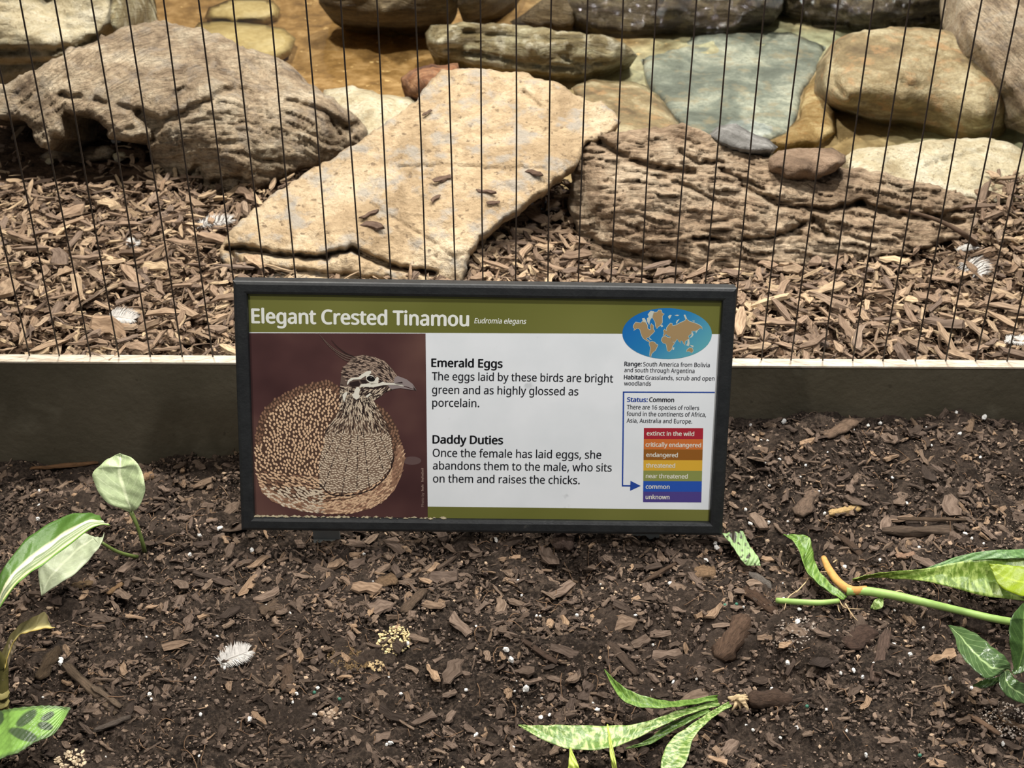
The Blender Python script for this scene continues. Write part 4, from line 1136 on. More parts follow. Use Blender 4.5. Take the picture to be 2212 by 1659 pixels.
M_pleaf = leaf_mat('pale_leaf', lin(170, 186, 140), 'veins', lin(200, 210, 170))
M_under = leaf_mat('leaf_underside', lin(160, 170, 138), 'veins', lin(176, 184, 152))
M_stem = plain('green_stem', lin(104, 120, 62), 0.5, 0.35, .3)
pl = empty('arrowhead_plant', foot(312, 1192), 'young plant with two pale grey-green leaves in front of the edging board', 'plant')
leaf('leaf', [(283,1106),(258,1098),(228,1083),(209,1055),(200,1024),(222,1000),(243,986),(258,980)], [(283,1106),(299,1096),(311,1070),(313,1048),(306,1018),(293,996),(276,985),(258,980)], [.06, .085, .11, .115], M_pleaf, pl, fold=.10, curl=-.02)
leaf('leaf', [(90,1287),(83,1240),(95,1205),(140,1165),(185,1152),(213,1174)], [(90,1287),(125,1263),(165,1237),(200,1200),(219,1174),(226,1151)], [.02, .045, .06, .06], M_under, pl, fold=.05)
stalk('petiole', [(283,1106,.06),(298,1140,.04),(310,1180,.012),(313,1195,-.01)], [.0028,.0022,.0026,.003], M_stem, pl)
stalk('petiole', [(219,1172,.058),(250,1190,.035),(280,1200,.015),(305,1204,-.01)], [.002,.0022,.0024,.0026], M_stem, pl)

M_str = leaf_mat('striped_leaf', lin(90, 132, 48), 'stripes')
M_dry = leaf_mat('dry_leaf', lin(120, 110, 66), 'edges', rough=.7)
M_cane = plain('cane', lin(112, 106, 58), 0.6, 0.3, .35, 90)
pl = empty('striped_leaf_plant', foot(4, 1545), 'plant with a cream-striped arching leaf and a dried leaf on a ringed cane', 'plant')
leaf('leaf', [(-70,1340),(-22,1285),(3,1236),(48,1174),(90,1141),(145,1113),(188,1108),(214,1113)], [(-70,1440),(-25,1362),(14,1290),(52,1248),(90,1222),(145,1181),(202,1139),(238,1134)], [.10, .13, .15, .155, .15, .14, .12], M_str, pl, fold=.12, m=18, n=50)
leaf('dry_leaf', [(-2,1425),(20,1376),(45,1348),(75,1332),(97,1322),(104,1338)], [(10,1446),(23,1402),(40,1374),(62,1366),(95,1358),(119,1357)], [.06, .075, .085, .08], M_dry, pl, fold=.18)['label'] = 'dried olive and tan leaf'
leaf('sheath', [(-2,1470),(8,1430),(16,1398),(24,1382)], [(10,1470),(22,1425),(33,1402),(36,1382)], [.045, .06, .07], plain('papery_sheath', lin(190, 170, 140), .8, .2, .4), pl, curl=.2)
stalk('cane', [(2,1556,-.01),(3,1510,.02),(2,1470,.04),(0,1430,.06),(-40,1392,.10),(-72,1380,.115)], [.0088,.0085,.008,.0075,.007,.006], M_cane, pl, n=24)
for k, yy in enumerate((1498, 1517, 1534)):
    stalk('ring', [(2, yy + 1.5, .031 - k * .012), (2, yy - 1.5, .0335 - k * .012)], [.0091, .0091], plain('cane_ring', lin(150, 140, 86), .6), pl, n=3)

def spots(px, py):
    v = 0.0
    for (cx, cy, rx, ry, an) in ((58,1553,28,12,-42), (103,1549,16,8,-35), (98,1570,17,8.5,10), (52,1589,32,12,18), (-2,1552,12,20,0), (-40,1600,26,12,20), (-50,1560,24,10,-30)):
        a = math.radians(an); dx, dy = px - cx, py - cy
        e = ((dx*math.cos(a)+dy*math.sin(a))/rx)**2 + ((-dx*math.sin(a)+dy*math.cos(a))/ry)**2
        v = max(v, min(1, max(0, (1.25 - e) / .5)))
    d = min(abs(py - np.interp(px, [-60,0,30,80,120,151], [1540,1535,1530,1525,1525,1529])), abs(py - np.interp(px, [-60,0,40,75,105,135,151], [1690,1640,1625,1603,1590,1570,1533])))
    return max(v, 0.75 * min(1, max(0, (9 - d) / 6)))
M_cal = leaf_mat('spotted_leaf', lin(124, 164, 76), 'pattern', lin(62, 78, 50), rough=.3)
pl = empty('spotted_leaf_plant', foot(-40, 1655), 'low plant whose bright green leaf has dark oval blotches, below the cane', 'plant')
leaf('leaf', [(-70,1542),(0,1535),(30,1530),(80,1525),(120,1525),(152,1529)], [(-70,1695),(0,1641),(40,1626),(75,1604),(118,1584),(152,1531)], [.035, .05, .055, .05], M_cal, pl, mark=spots, n=90, m=50, fold=-.03)
stalk('petiole', [(-70,1620,.033),(-60,1640,.015),(-40,1658,-.012)], [.0025,.003,.003], M_stem, pl)

M_snake = leaf_mat('banded_leaf', lin(96, 128, 54), 'bands', lin(178, 194, 128), rough=.36)
M_snake2 = leaf_mat('plain_green_leaf', lin(88, 122, 46), 'bands', lin(124, 152, 74), rough=.36)
M_root = plain('pale_root', lin(206, 180, 140), .85, .2, .4, 120)
pl = empty('snake_plant', foot(1590, 1520), 'uprooted banded green plant with long leaves lying on the soil in front', 'plant')
leaf('leaf', [(1550,1512),(1464,1535),(1417,1552),(1366,1565),(1296,1568),(1212,1566),(1165,1567),(1120,1566)], [(1556,1524),(1492,1541),(1422,1572),(1352,1605),(1296,1619),(1226,1617),(1165,1594),(1120,1567)], [.018, .03, .035, .035, .03], M_snake, pl, fold=.10, n=60)
leaf('leaf', [(1550,1501),(1464,1514),(1417,1510),(1366,1494),(1333,1473),(1306,1446)], [(1550,1512),(1492,1522),(1436,1529),(1375,1526),(1336,1503),(1306,1448)], [.02, .032, .04, .04, .03], M_snake2, pl, fold=.22, n=50)
leaf('leaf', [(1573,1516),(1534,1538),(1492,1566),(1453,1594),(1433,1627),(1427,1665),(1430,1715)], [(1582,1525),(1550,1543),(1517,1571),(1496,1599),(1485,1639),(1466,1670),(1432,1716)], [.018, .03, .03, .025, .015], M_snake, pl, fold=.14, n=50)
leaf('leaf', [(1530,1530),(1500,1541),(1440,1567),(1398,1598),(1352,1616)], [(1536,1538),(1510,1549),(1452,1580),(1405,1607),(1352,1618)], [.02, .018, .014, .01], M_snake2, pl, fold=.15)
for k in range(9):
    a = -.5 + .25 * k; L = 22 + 14 * random.random()
    stalk('root', [(1572 + 2*k, 1508 + k, .012), (1588 + L*.5*math.cos(a), 1510 + L*.4*math.sin(a), .014), (1592 + L*math.cos(a*1.3), 1512 + L*.8*math.sin(a*1.2), .004 + .006*random.random())], [.0016, .0022, .0007], M_root, pl, n=8, seg=6)
leaf('dry_sheath', [(1583,1506),(1595,1500),(1606,1508),(1618,1532)], [(1580,1516),(1592,1512),(1604,1522),(1614,1535)], [.014, .02, .01], M_root, pl, curl=.25)

pl = empty('leaf_shoot', foot(1290, 1716), 'two thin yellow-green leaf tips coming up below the long banded leaf', 'plant')
M_yel = leaf_mat('yellow_green_leaf', lin(178, 196, 84), 'veins', lin(200, 208, 110))
leaf('leaf', [(1290,1716),(1226,1690),(1228,1652),(1231,1616)], [(1294,1718),(1262,1690),(1250,1655),(1233,1615)], [-.005, .02, .035, .04], M_yel, pl, fold=.05)
leaf('leaf', [(1294,1716),(1326,1690),(1319,1640),(1315,1600),(1311,1565)], [(1298,1716),(1336,1690),(1331,1650),(1322,1605),(1313,1565)], [-.005, .03, .05, .055, .06], M_yel, pl, fold=.1)

pl = empty('broad_snake_leaf', foot(1850, 1256), 'wide yellow-green banded leaf lying flat with its thin base on the soil', 'leaf')
M_broad = leaf_mat('broad_banded_leaf', lin(102, 130, 44), 'bands', lin(160, 180, 96), rough=.38)
M_dkg = leaf_mat('dull_green_leaf', lin(86, 122, 66), 'bands', lin(104, 140, 80), rough=.38)
leaf('leaf_blade', [(1842,1251),(1885,1240),(1925,1235),(2000,1228),(2070,1214),(2130,1206),(2230,1200),(2320,1200)], [(1842,1257),(1888,1248),(1930,1250),(2000,1256),(2075,1274),(2130,1288),(2230,1298),(2320,1302)], [.004, .012, .03, .045, .05, .055], M_broad, pl, fold=.12, n=60, dh=-.01)
leaf('leaf_margin', [(2000,1228),(2060,1205),(2110,1193),(2160,1188),(2240,1186),(2320,1186)], [(2010,1230),(2070,1216),(2130,1208),(2180,1207),(2240,1204),(2320,1204)], [.036, .052, .06, .062], M_dkg, pl, fold=0)
leaf('leaf_fold', [(2136,1218),(2170,1220),(2220,1226),(2320,1236)], [(2142,1230),(2165,1270),(2230,1292),(2320,1296)], [.058, .064, .066], leaf_mat('lime_leaf', lin(136, 158, 28), 'veins', lin(150, 168, 44)), pl, fold=.04)

pl = empty('uprooted_cutting', foot(1840, 1280), 'uprooted cutting with a thick orange root and pale green stem on the soil', 'plant')
M_cstem = plain('pale_stem', lin(156, 190, 104), .45, .35, .3, 50)
M_oroot = plain('orange_root', lin(212, 160, 92), .75, .25, .35, 150)
stalk('stem', [(1828,1277,.012),(1870,1277,.014),(1930,1286,.018),(2000,1302,.025),(2080,1321,.03),(2150,1337,.035),(2240,1352,.04)], [.0055,.0055,.005,.0045,.0045,.0045], M_cstem, pl, n=30, seg=10)
stalk('root', [(1779,1205,.02),(1792,1232,.02),(1812,1258,.015),(1838,1275,.013),(1872,1274,.014)], [.0035,.0048,.0052,.0056,.005], M_oroot, pl, n=24, seg=10)['label'] = 'thick orange root'
leaf('leaf', [(1692,1155),(1712,1168),(1727,1192),(1742,1232),(1768,1260),(1800,1284),(1822,1296)], [(1694,1155),(1728,1155),(1749,1162),(1756,1192),(1766,1226),(1792,1258),(1830,1289)], [.02, .03, .03, .02, .015, .01], M_snake2, pl, fold=.2, n=50)
stalk('leaf_stalk', [(1678,1297,.004),(1720,1300,.007),(1770,1302,.008),(1812,1298,.01)], [.0036,.0038,.0036,.003], M_cstem, pl)
leaf('leaf', [(1880,1314),(1888,1298),(1903,1288)], [(1890,1318),(1906,1312),(1909,1292)], [.004, .012, .012], M_snake, pl, fold=.1, n=16)
for k, pts in enumerate(([(1800,1215,.02),(1808,1210,.014),(1806,1222,.006)], [(1788,1235,.02),(1768,1238,.012),(1752,1256,.004)], [(1812,1296,.01),(1826,1313,.006),(1866,1316,.004)], [(1826,1304,.008),(1842,1330,.006),(1856,1344,.003)], [(1722,1276,.008),(1702,1292,.008),(1694,1318,.003)], [(1930,1280,.014),(1945,1276,.012),(1956,1284,.006)], [(1720,1280,.008),(1745,1252,.01),(1748,1235,.008)], [(1808,1298,.006),(1812,1318,.004),(1816,1324,.002)])):
    stalk('rootlet', pts, [.0009, .0008, .0004], M_root, pl, n=10, seg=5)

M_gl = leaf_mat('glossy_green_leaf', lin(70, 94, 54), 'veins', lin(146, 168, 114), rough=.25)
M_gl2 = leaf_mat('dark_green_leaf', lin(58, 84, 38), 'veins', lin(90, 116, 58), rough=.35)
pl = empty('leafy_plant', foot(2200, 1496), 'leafy plant with pointed glossy green veined leaves, under the wide banded leaf', 'plant')
leaf('leaf', [(2049,1351),(2073,1354),(2103,1366),(2126,1382),(2145,1399),(2165,1413),(2180,1432),(2184,1446)], [(2049,1352),(2063,1378),(2069,1402),(2085,1427),(2104,1446),(2127,1464),(2152,1460),(2166,1448)], [.05, .065, .075, .075, .065], M_gl, pl, fold=.10, n=50)
leaf('leaf', [(2192,1455),(2184,1410),(2180,1375),(2182,1345),(2192,1322),(2214,1300)], [(2198,1456),(2236,1420),(2252,1380),(2250,1340),(2236,1312),(2216,1300)], [.06, .085, .10, .10], M_gl2, pl, fold=.12)
leaf('leaf', [(2164,1450),(2157,1472),(2168,1496),(2186,1510),(2212,1520),(2246,1526)], [(2180,1448),(2192,1466),(2206,1474),(2224,1482),(2240,1500),(2248,1526)], [.062, .06, .05, .035], M_gl, pl, fold=.08)
leaf('leaf', [(2102,1480),(2126,1468),(2152,1463),(2168,1460)], [(2102,1482),(2126,1486),(2154,1476),(2168,1466)], [.035, .045, .055], M_gl2, pl, fold=.1)
leaf('leaf', [(2185,1452),(2200,1425),(2225,1405),(2260,1395)], [(2190,1458),(2215,1450),(2240,1436),(2262,1398)], [.06, .07, .07], M_gl, pl, fold=.1)
stalk('stem', [(2176,1452,.06),(2190,1475,.03),(2200,1500,-.01)], [.003,.0035,.004], M_stem, pl)

def frag(px, py):
    n = float(perlin(px / 7., py / 9., 3.3)); return 1.0 if n > .22 and abs((px-1600) - (py-1185)*.55) < 18 else 0.0
o = leaf('leaf_piece', [(1560,1153),(1582,1180),(1600,1208),(1612,1222)], [(1605,1147),(1619,1178),(1638,1204),(1643,1222)], [.012, .018, .018, .012], leaf_mat('cut_leaf', lin(146, 176, 116), 'pattern', lin(50, 46, 34)), n=40, m=24, mark=frag)
tag(o, 'torn pale green leaf piece lying by the lower corner of the sign', 'leaf')

# ------------------------------------------------------------------ feathers
M_fea = plain('feather_white', lin(206, 202, 196), .8, .2, .3, 200)
M_bar = plain('feather_grey', lin(96, 90, 86), .8, .2, .2, 200)
def feather(px, py, L, W, ang, label, where, barred=False):
    p = np.array(where(px, py)) + np.array([0, 0, .006])
    root = empty('feather', p, label, 'feather')
    a = math.radians(ang); d = np.array([math.cos(a), math.sin(a), .10]); s = np.array([-math.sin(a), math.cos(a), .25])
    V, F = tube([d * (-L * .5), d * (-L*.1) + np.array([0, 0, .003]), d * (L * .5)], [.0007, .0006, .0002], 5)
    o = mesh_np('shaft', V, F, M_fea, parent=root)
    rr = np.random.default_rng(int(px))
    V, F, MI = [], [], []
    for i in range(420):
        t = rr.random(); side = 1 if rr.random() < .5 else -1
        b = d * (-L * .42 + L * .9 * t)
        ln = W * .5 * (math.sin(math.pi * (0.12 + .82 * t)) ** .6) * (.75 + .5 * rr.random())
        fl = (1 - t) ** 2
        e = b + s * side * ln + d * L * (.16 + .1 * rr.random()) * (1 - fl) + np.array([0, 0, 1]) * (.35 * ln * rr.random() + ln * .6 * fl * rr.random()) + d * L * .1 * fl * rr.normal()
        mid = (b + e) / 2 + np.array([0, 0, 1]) * ln * .18
        w_ = .0004; k = len(V)
        V += [b - d*w_, b + d*w_, mid + d*w_*1.2, mid - d*w_*1.2, e + d*w_*.3]
        F += [(k, k+1, k+2, k+3), (k+3, k+2, k+4)]
        mi = 1 if barred and (t * 7) % 1 < .42 else 0
        MI += [mi, mi]
    o = mesh_np('vane', V, F, M_fea, parent=root); o.data.materials.append(M_bar)
    o.data.polygons.foreach_set('material_index', np.array(MI, dtype=np.int32))
feather(462, 490, .052, .026, 15, 'white feather with grey bars beside the left tip of the sandy slab', mulch_at, True)
feather(262, 695, .042, .028, -20, 'fluffy white feather on the wood mulch left of the sign', mulch_at)
feather(288, 535, .02, .018, 70, 'tiny white downy feather in the mulch above the fluffy white feather', mulch_at)
feather(2085, 545, .03, .012, 10, 'narrow white feather just above the speckled feather', mulch_at)
feather(2100, 588, .045, .04, -70, 'speckled grey and white feather in the mulch near the twig', mulch_at, True)
feather(2192, 745, .03, .018, -15, 'small white feather in the mulch close to the board edge', mulch_at)
feather(505, 1430, .036, .026, 30, 'white downy feather on the dark soil', soil_at)

# ------------------------------------------------------------------ wood chips
M_mulch = wood_mat('mulch_wood', [(0.0, lin(92, 76, 64)), (0.12, lin(150, 127, 105)), (0.25, lin(110, 94, 82)), (0.38, lin(168, 144, 118)), (0.5, lin(130, 109, 91)), (0.62, lin(186, 162, 132)), (0.72, lin(122, 106, 94)), (0.84, lin(156, 131, 106)), (0.93, lin(200, 176, 142)), (1.0, lin(104, 86, 72))])
M_barkc = wood_mat('bark_wood', [(0.0, lin(54, 45, 39)), (0.2, lin(92, 78, 67)), (0.4, lin(118, 101, 88)), (0.55, lin(76, 64, 56)), (0.7, lin(132, 113, 96)), (0.82, lin(98, 84, 74)), (0.92, lin(164, 137, 110)), (1.0, lin(96, 81, 70))])

NS, NK = 5, 4
def chip_template(n, rr):
    """n chips as arrays: (n, NS*6, 3), unit length along x; also faces and uv"""
    xs = np.linspace(-.5, .5, NS)
    V = np.zeros((n, NS, 4, 3))
    wd = 1.0 + 0.16 * rr.normal(size=(n, NS, 1))
    blunt = rr.random((n, 1)) < .6
    wd[:, 0] *= np.where(blunt, .75 + .25 * rr.random((n, 1)), .15 + .5 * rr.random((n, 1)))
    wd[:, -1] *= np.where(rr.random((n, 1)) < .55, .7 + .3 * rr.random((n, 1)), .1 + .5 * rr.random((n, 1)))
    th = 1.0 + 0.2 * rr.normal(size=(n, NS, 1))
    V[..., 1] = np.array([.5, -.5, -.46, .46])[None, None] * wd
    V[..., 2] = np.array([-.5, -.5, .5, .5])[None, None] * th
    V[..., 0] = xs[None, :, None]
    skew = rr.normal(size=(n, 2)) * .05
    for e, s in ((0, 0), (NS - 1, 1)):
        V[:, e, :, 0] += V[:, e, :, 1] * 2 * skew[:, s, None] + rr.normal(size=(n, 4)) * .03
    V[..., 1] += (rr.normal(size=(n, NS)) * .07)[..., None]
    V[..., 1:] *= 1 + .14 * rr.normal(size=(n, NS, 4, 1))
    return V.reshape(n, NS * NK, 3)
CF = []
for i in range(NS - 1):
    for k in range(NK):
        CF.append((i*NK+k, (i+1)*NK+k, (i+1)*NK+(k+1) % NK, i*NK+(k+1) % NK))
CF = np.array(CF)
CE = np.array([list(range(NK)), [(NS-1)*NK+k for k in range(NK)][::-1]])
CUV = np.stack([np.repeat(np.linspace(0, 1, NS), NK), np.tile(np.array([0, .3, .5, .8]), NS)], 1)

def euler_np(yaw, pitch, roll):
    cy, sy, cp, sp, cr, sr = np.cos(yaw), np.sin(yaw), np.cos(pitch), np.sin(pitch), np.cos(roll), np.sin(roll)
    R = np.empty((len(yaw), 3, 3))
    R[:, 0, 0] = cy*cp; R[:, 0, 1] = cy*sp*sr - sy*cr; R[:, 0, 2] = cy*sp*cr + sy*sr
    R[:, 1, 0] = sy*cp; R[:, 1, 1] = sy*sp*sr + cy*cr; R[:, 1, 2] = sy*sp*cr - cy*sr
    R[:, 2, 0] = -sp; R[:, 2, 1] = cp*sr; R[:, 2, 2] = cp*cr
    return R

def bend(V, amt):
    V[..., 2] += amt[:, None] * (0.25 - V[..., 0] ** 2)
    return V

def chips_mass(name, label, cat, pos, L, W, T, yaw, pitch, roll, mat, rr):
    n = len(pos)
    V = chip_template(n, rr)
    V = V * np.stack([L, W, T], 1)[:, None, :]
    V[..., 2] += (rr.normal(size=n) * .10 * L)[:, None] * (0.25 - (V[..., 0] / L[:, None]) ** 2)
    V[..., 1] += (rr.normal(size=n) * .16 * L)[:, None] * (0.25 - (V[..., 0] / L[:, None]) ** 2)
    R = euler_np(yaw, pitch, roll)
    V = np.einsum('nij,nkj->nki', R, V) + pos[:, None, :]
    off = (np.arange(n) * NS * NK)[:, None, None]
    o = mesh_np(name, V.reshape(-1, 3), [(CF[None] + off).reshape(-1, 4), (CE[None] + off).reshape(-1, NK)], mat, smooth=False, uv=np.tile(CUV, (n, 1)) + np.repeat(rr.random((n, 2)) * 7, NS*NK, 0))
    return tag(o, label, cat, kind='stuff')

def visible_mulch(x, y):
    p = np.stack([x, y, mulch_h(x, y)], 1)
    px, py, z = project(p)
    return z < rock_depth(px, py) + 0.004, px, py

rr = np.random.default_rng(21)
N = 26000
x = rr.uniform(-1.2, 1.2, N); y = rr.uniform(YB + .018, 2.42, N)
ok, px, py = visible_mulch(x, y)
ok &= (np.abs(px - CX) < 1750)
# dusty bare hollow under the arched rock
bare = (px < 330) & (py < 395)
ok &= ~bare | (rr.random(N) < .15)
x, y = x[ok], y[ok]; n = len(x)
sz = rr.random(n)
L = .008 + .028 * sz ** 1.9; W = np.where(rr.random(n) < .35, rr.uniform(.0015, .004, n), L * rr.uniform(.16, .42, n)); W = np.minimum(W, .012); T = np.minimum(W * rr.uniform(.2, .55, n), .0045)
pos = np.stack([x, y, mulch_h(x, y) - .005 + rr.random(n) * .011], 1)
chips_mass('mulch_chips', 'loose mass of small tan wood chips covering the bed behind the wires', 'wood chips', pos, L, W, T, rr.uniform(0, 2*math.pi, n), rr.normal(size=n) * .3, rr.normal(size=n) * .5, M_mulch, rr)

def chip_meshes(tag_, k, mat, seed, asp, thk):
    r = np.random.default_rng(seed)
    T_ = chip_template(k, r)
    out = []
    for i in range(k):
        V = T_[i] * np.array([1, r.uniform(*asp), 1]); V[:, 2] *= r.uniform(*thk)
        V[:, 2] += r.normal() * .10 * (0.25 - V[:, 0] ** 2); V[:, 1] += r.normal() * .12 * (0.25 - V[:, 0] ** 2)
        o = mesh_np(tag_, V, [CF, CE], mat, smooth=False, uv=CUV + r.random(2) * 5)
        COL.objects.unlink(o); me = o.data; bpy.data.objects.remove(o); out.append(me)
    return out

def chip_obj(name, me, loc, L, yaw, pitch, roll, label, cat, group=None):
    o = bpy.data.objects.new(name, me); COL.objects.link(o)
    o.location = loc; o.scale = (L, L, L); o.rotation_euler = (roll, pitch, yaw)
    return tag(o, label, cat, group)

ME_m = chip_meshes('wood_chip', 30, M_mulch, 31, (.10, .36), (.045, .10))
xs = rr.uniform(-.86, .86, 5000); ys = rr.uniform(YB + .03, 2.2, 5000)
ok, px, py = visible_mulch(xs, ys)
sq = [(495, 590), (1600, 605), (1570, 1165), (515, 1160)]
ok &= (px > 15) & (px < 2197) & (py > 300) & ~in_poly(px, py, sq) & ~((px < 330) & (py < 400))
sel = []
for i in np.where(ok)[0]:
    if all((xs[i]-xs[j])**2 + (ys[i]-ys[j])**2 > .021**2 for j in sel): sel.append(i)
    if len(sel) >= 300: break
for i in sel:
    L = .026 + .034 * rr.random() ** 2
    chip_obj('wood_chip', ME_m[rr.integers(len(ME_m))], (xs[i], ys[i], float(mulch_h(xs[i], ys[i])) + .008 + .004 * rr.random()), L, rr.uniform(0, 2*math.pi), rr.normal() * .2, rr.normal() * .35,
             'tan wood chip lying loose in the mulch behind the wires', 'wood chip', 'wood chips of the mulch')

# chips that lie on the sandy slab
def on_slab(px, py):
    d = ROCK_SLAB[1](np.array([px]), np.array([py]))[0]
    return CAM + ray([px], [py])[0] * (d - .006)
ROCK_SLAB = [r for r in ROCKS if abs(r[2][0] - 478) < 14][0]
M_dchip = wood_mat('dark_chip_wood', [(0.0, lin(84, 66, 54)), (0.5, lin(110, 90, 76)), (1.0, lin(96, 78, 66))])
ME_s = chip_meshes('dark_wood_chip', 5, M_dchip, 33, (.2, .32), (.06, .1))
for k, (a, b, L, yaw, lab) in enumerate(((800, 462, .032, 40, 'upper of two crossed dark chips on the sandy slab'), (806, 488, .04, -35, 'lower of two crossed dark chips on the sandy slab'), (955, 386, .03, 25, 'dark chip at the middle of the sandy slab'),
        (1155, 374, .034, -45, 'dark chip near the dark gap on the right side of the slab'), (922, 243, .022, 48, 'small dark splinter high on the left edge of the slab'), (1052, 414, .032, -22, 'slim dark chip low on the right half of the slab'), (942, 428, .02, 45, 'tiny dark chip below the middle chip on the slab'), (1065, 438, .02, 0, 'tiny flat chip under the slim dark chip on the slab'))):
    chip_obj('dark_wood_chip', ME_s[k % 5], on_slab(a, b), L, math.radians(yaw), -.1, .3, lab, 'wood chip')

# twig beside the brown layered rock
p = [at_y(1945, 452, 1.93), at_y(2010, 470, 1.925), at_y(2050, 487, 1.915), at_y(2085, 508, 1.905), mulch_at(2108, 534) + np.array([0, 0, .003])]
V, F = tube(spline(p, 20), np.linspace(.0024, .0046, 20), 8)
o = mesh_np('twig', V, F, plain('twig_bark', lin(92, 74, 60), .85, .2, .35, 90))
tag(o, 'bent brown twig against the right end of the brown layered rock', 'twig')

# ------------------------------------------------------------------ the dark bed: bark, crumbs, fibres, perlite
rr = np.random.default_rng(41)
N = 22000
x = rr.uniform(-.72, .72, N); y = rr.uniform(.86, YB - .004, N)
px, py, z = project(np.stack([x, y, soil_h(x, y)], 1))
m = (np.abs(px - CX) < 1500) & (py < 1800)
x, y, px, py = x[m], y[m], px[m], py[m]
dens = .55 + .8 * perlin(x * 7, y * 7, 8.8) + .35 * sstep(1.15, 1.4, y)
m = rr.random(len(x)) < dens; x, y = x[m], y[m]; n = len(x)
L = .004 + .018 * rr.random(n) ** 2.4; W = np.where(rr.random(n) < .3, rr.uniform(.0008, .002, n), L * rr.uniform(.16, .5, n)); T = np.minimum(W * rr.uniform(.2, .6, n), .003)
pos = np.stack([x, y, soil_h(x, y) + .001 + rr.random(n) * .004], 1)
chips_mass('bark_bits', 'loose mass of small dark bark bits strewn over the soil', 'bark bits', pos, L, W, T, rr.uniform(0, 2*math.pi, n), rr.normal(size=n) * .35, rr.normal(size=n) * .5, M_barkc, rr)

# soil crumbs
ico = np.array([(0,0,1),(.894,0,.447),(.276,.851,.447),(-.724,.526,.447),(-.724,-.526,.447),(.276,-.851,.447),(.724,.526,-.447),(-.276,.851,-.447),(-.894,0,-.447),(-.276,-.851,-.447),(.724,-.526,-.447),(0,0,-1)])
icf = np.array([(0,1,2),(0,2,3),(0,3,4),(0,4,5),(0,5,1),(1,6,2),(2,7,3),(3,8,4),(4,9,5),(5,10,1),(1,10,6),(2,6,7),(3,7,8),(4,8,9),(5,9,10),(11,7,6),(11,8,7),(11,9,8),(11,10,9),(11,6,10)])
def lumps(name, label, cat, pos, r, mat, rr, flat_=.75):
    n = len(pos)
    V = ico[None] * (1 + .32 * rr.normal(size=(n, 12, 1)).clip(-1.4, 1.6)) * r[:, None, None] * np.array([1, 1, flat_])
    V = V * rr.uniform(.7, 1.3, size=(n, 1, 3)) + pos[:, None, :]
    off = (np.arange(n) * 12)[:, None, None]
    o = mesh_np(name, V.reshape(-1, 3), [(icf[None] + off).reshape(-1, 3)], mat, smooth=False)
    return tag(o, label, cat, kind='stuff')
N = 84000
x = rr.uniform(-.82, .82, N); y = rr.uniform(.86, YB - .004, N)
px, py, z = project(np.stack([x, y, soil_h(x, y)], 1))
m = (np.abs(px - CX) < 1500) & (py < 1800); x, y = x[m], y[m]
r = .0006 + .0026 * rr.random(len(x)) ** 4
t = NT('soil_crumb'); gi = t.n('ShaderNodeNewGeometry')
t.base(t.ramp(gi.outputs['Random Per Island'], [(0.0, lin(26, 21, 18)), (0.4, lin(64, 54, 47)), (0.78, lin(108, 93, 82)), (0.95, lin(132, 112, 96)), (1.0, lin(186, 162, 136))])); t.rough(.95, .15)
lumps('soil_crumbs', 'fine dark soil crumbs covering the planting bed', 'soil', np.stack([x, y, soil_h(x, y) + .002], 1), r, t.m, rr)

# thin root fibres
N = 420
V, F = [], []
for i in range(N):
    x0_, y0_ = rr.uniform(-.6, .6), rr.uniform(.95, 1.57)
    a = rr.uniform(0, 6.28); L = .01 + .03 * rr.random() ** 2; c_ = rr.normal() * 40
    P = []
    for k in range(6):
        s = L * k / 5; aa = a + c_ * s
        xx, yy = x0_ + s * math.cos(aa), min(y0_ + s * math.sin(aa), YB - .003)
        P.append((xx, yy, float(soil_h(xx, yy)) + .004 + .003 * math.sin(k * 1.3 + i)))
    v_, f_ = tube(P, [.00035 + .0003 * rr.random()] * 6, 4)
    b = len(V); V += v_; F += [tuple(b + q for q in f) for f in f_]
tag(mesh_np('root_fibres', V, F, plain('fibre', lin(126, 100, 78), .9, .15, .3, 30)), 'fine tangled root fibres scattered over the soil', 'root fibres', kind='stuff')

ME_b = chip_meshes('bark_chip', 30, M_barkc, 43, (.14, .6), (.05, .11))
xs = rr.uniform(-.6, .6, 6000); ys = rr.uniform(.97, YB - .02, 6000)
px, py, z = project(np.stack([xs, ys, soil_h(xs, ys)], 1))
ok = (px > 10) & (px < 2202) & (py < 1650) & ~in_poly(px, py, sq)
ok &= rr.random(6000) < (.35 + .9 * perlin(xs * 5, ys * 5, 12.2) + .5 * sstep(1.2, 1.45, ys))
sel = []
for i in np.where(ok)[0]:
    if all((xs[i]-xs[j])**2 + (ys[i]-ys[j])**2 > .017**2 for j in sel): sel.append(i)
    if len(sel) >= 270: break
for i in sel:
    L = .014 + .024 * rr.random() ** 2
    chip_obj('bark_chip', ME_b[rr.integers(len(ME_b))], (xs[i], ys[i], float(soil_h(xs[i], ys[i])) + .006), L, rr.uniform(0, 2*math.pi), rr.normal() * .16, rr.normal() * .25,
             'dark brown bark chip lying loose on the soil in front of the board', 'bark chip', 'bark chips on the soil')

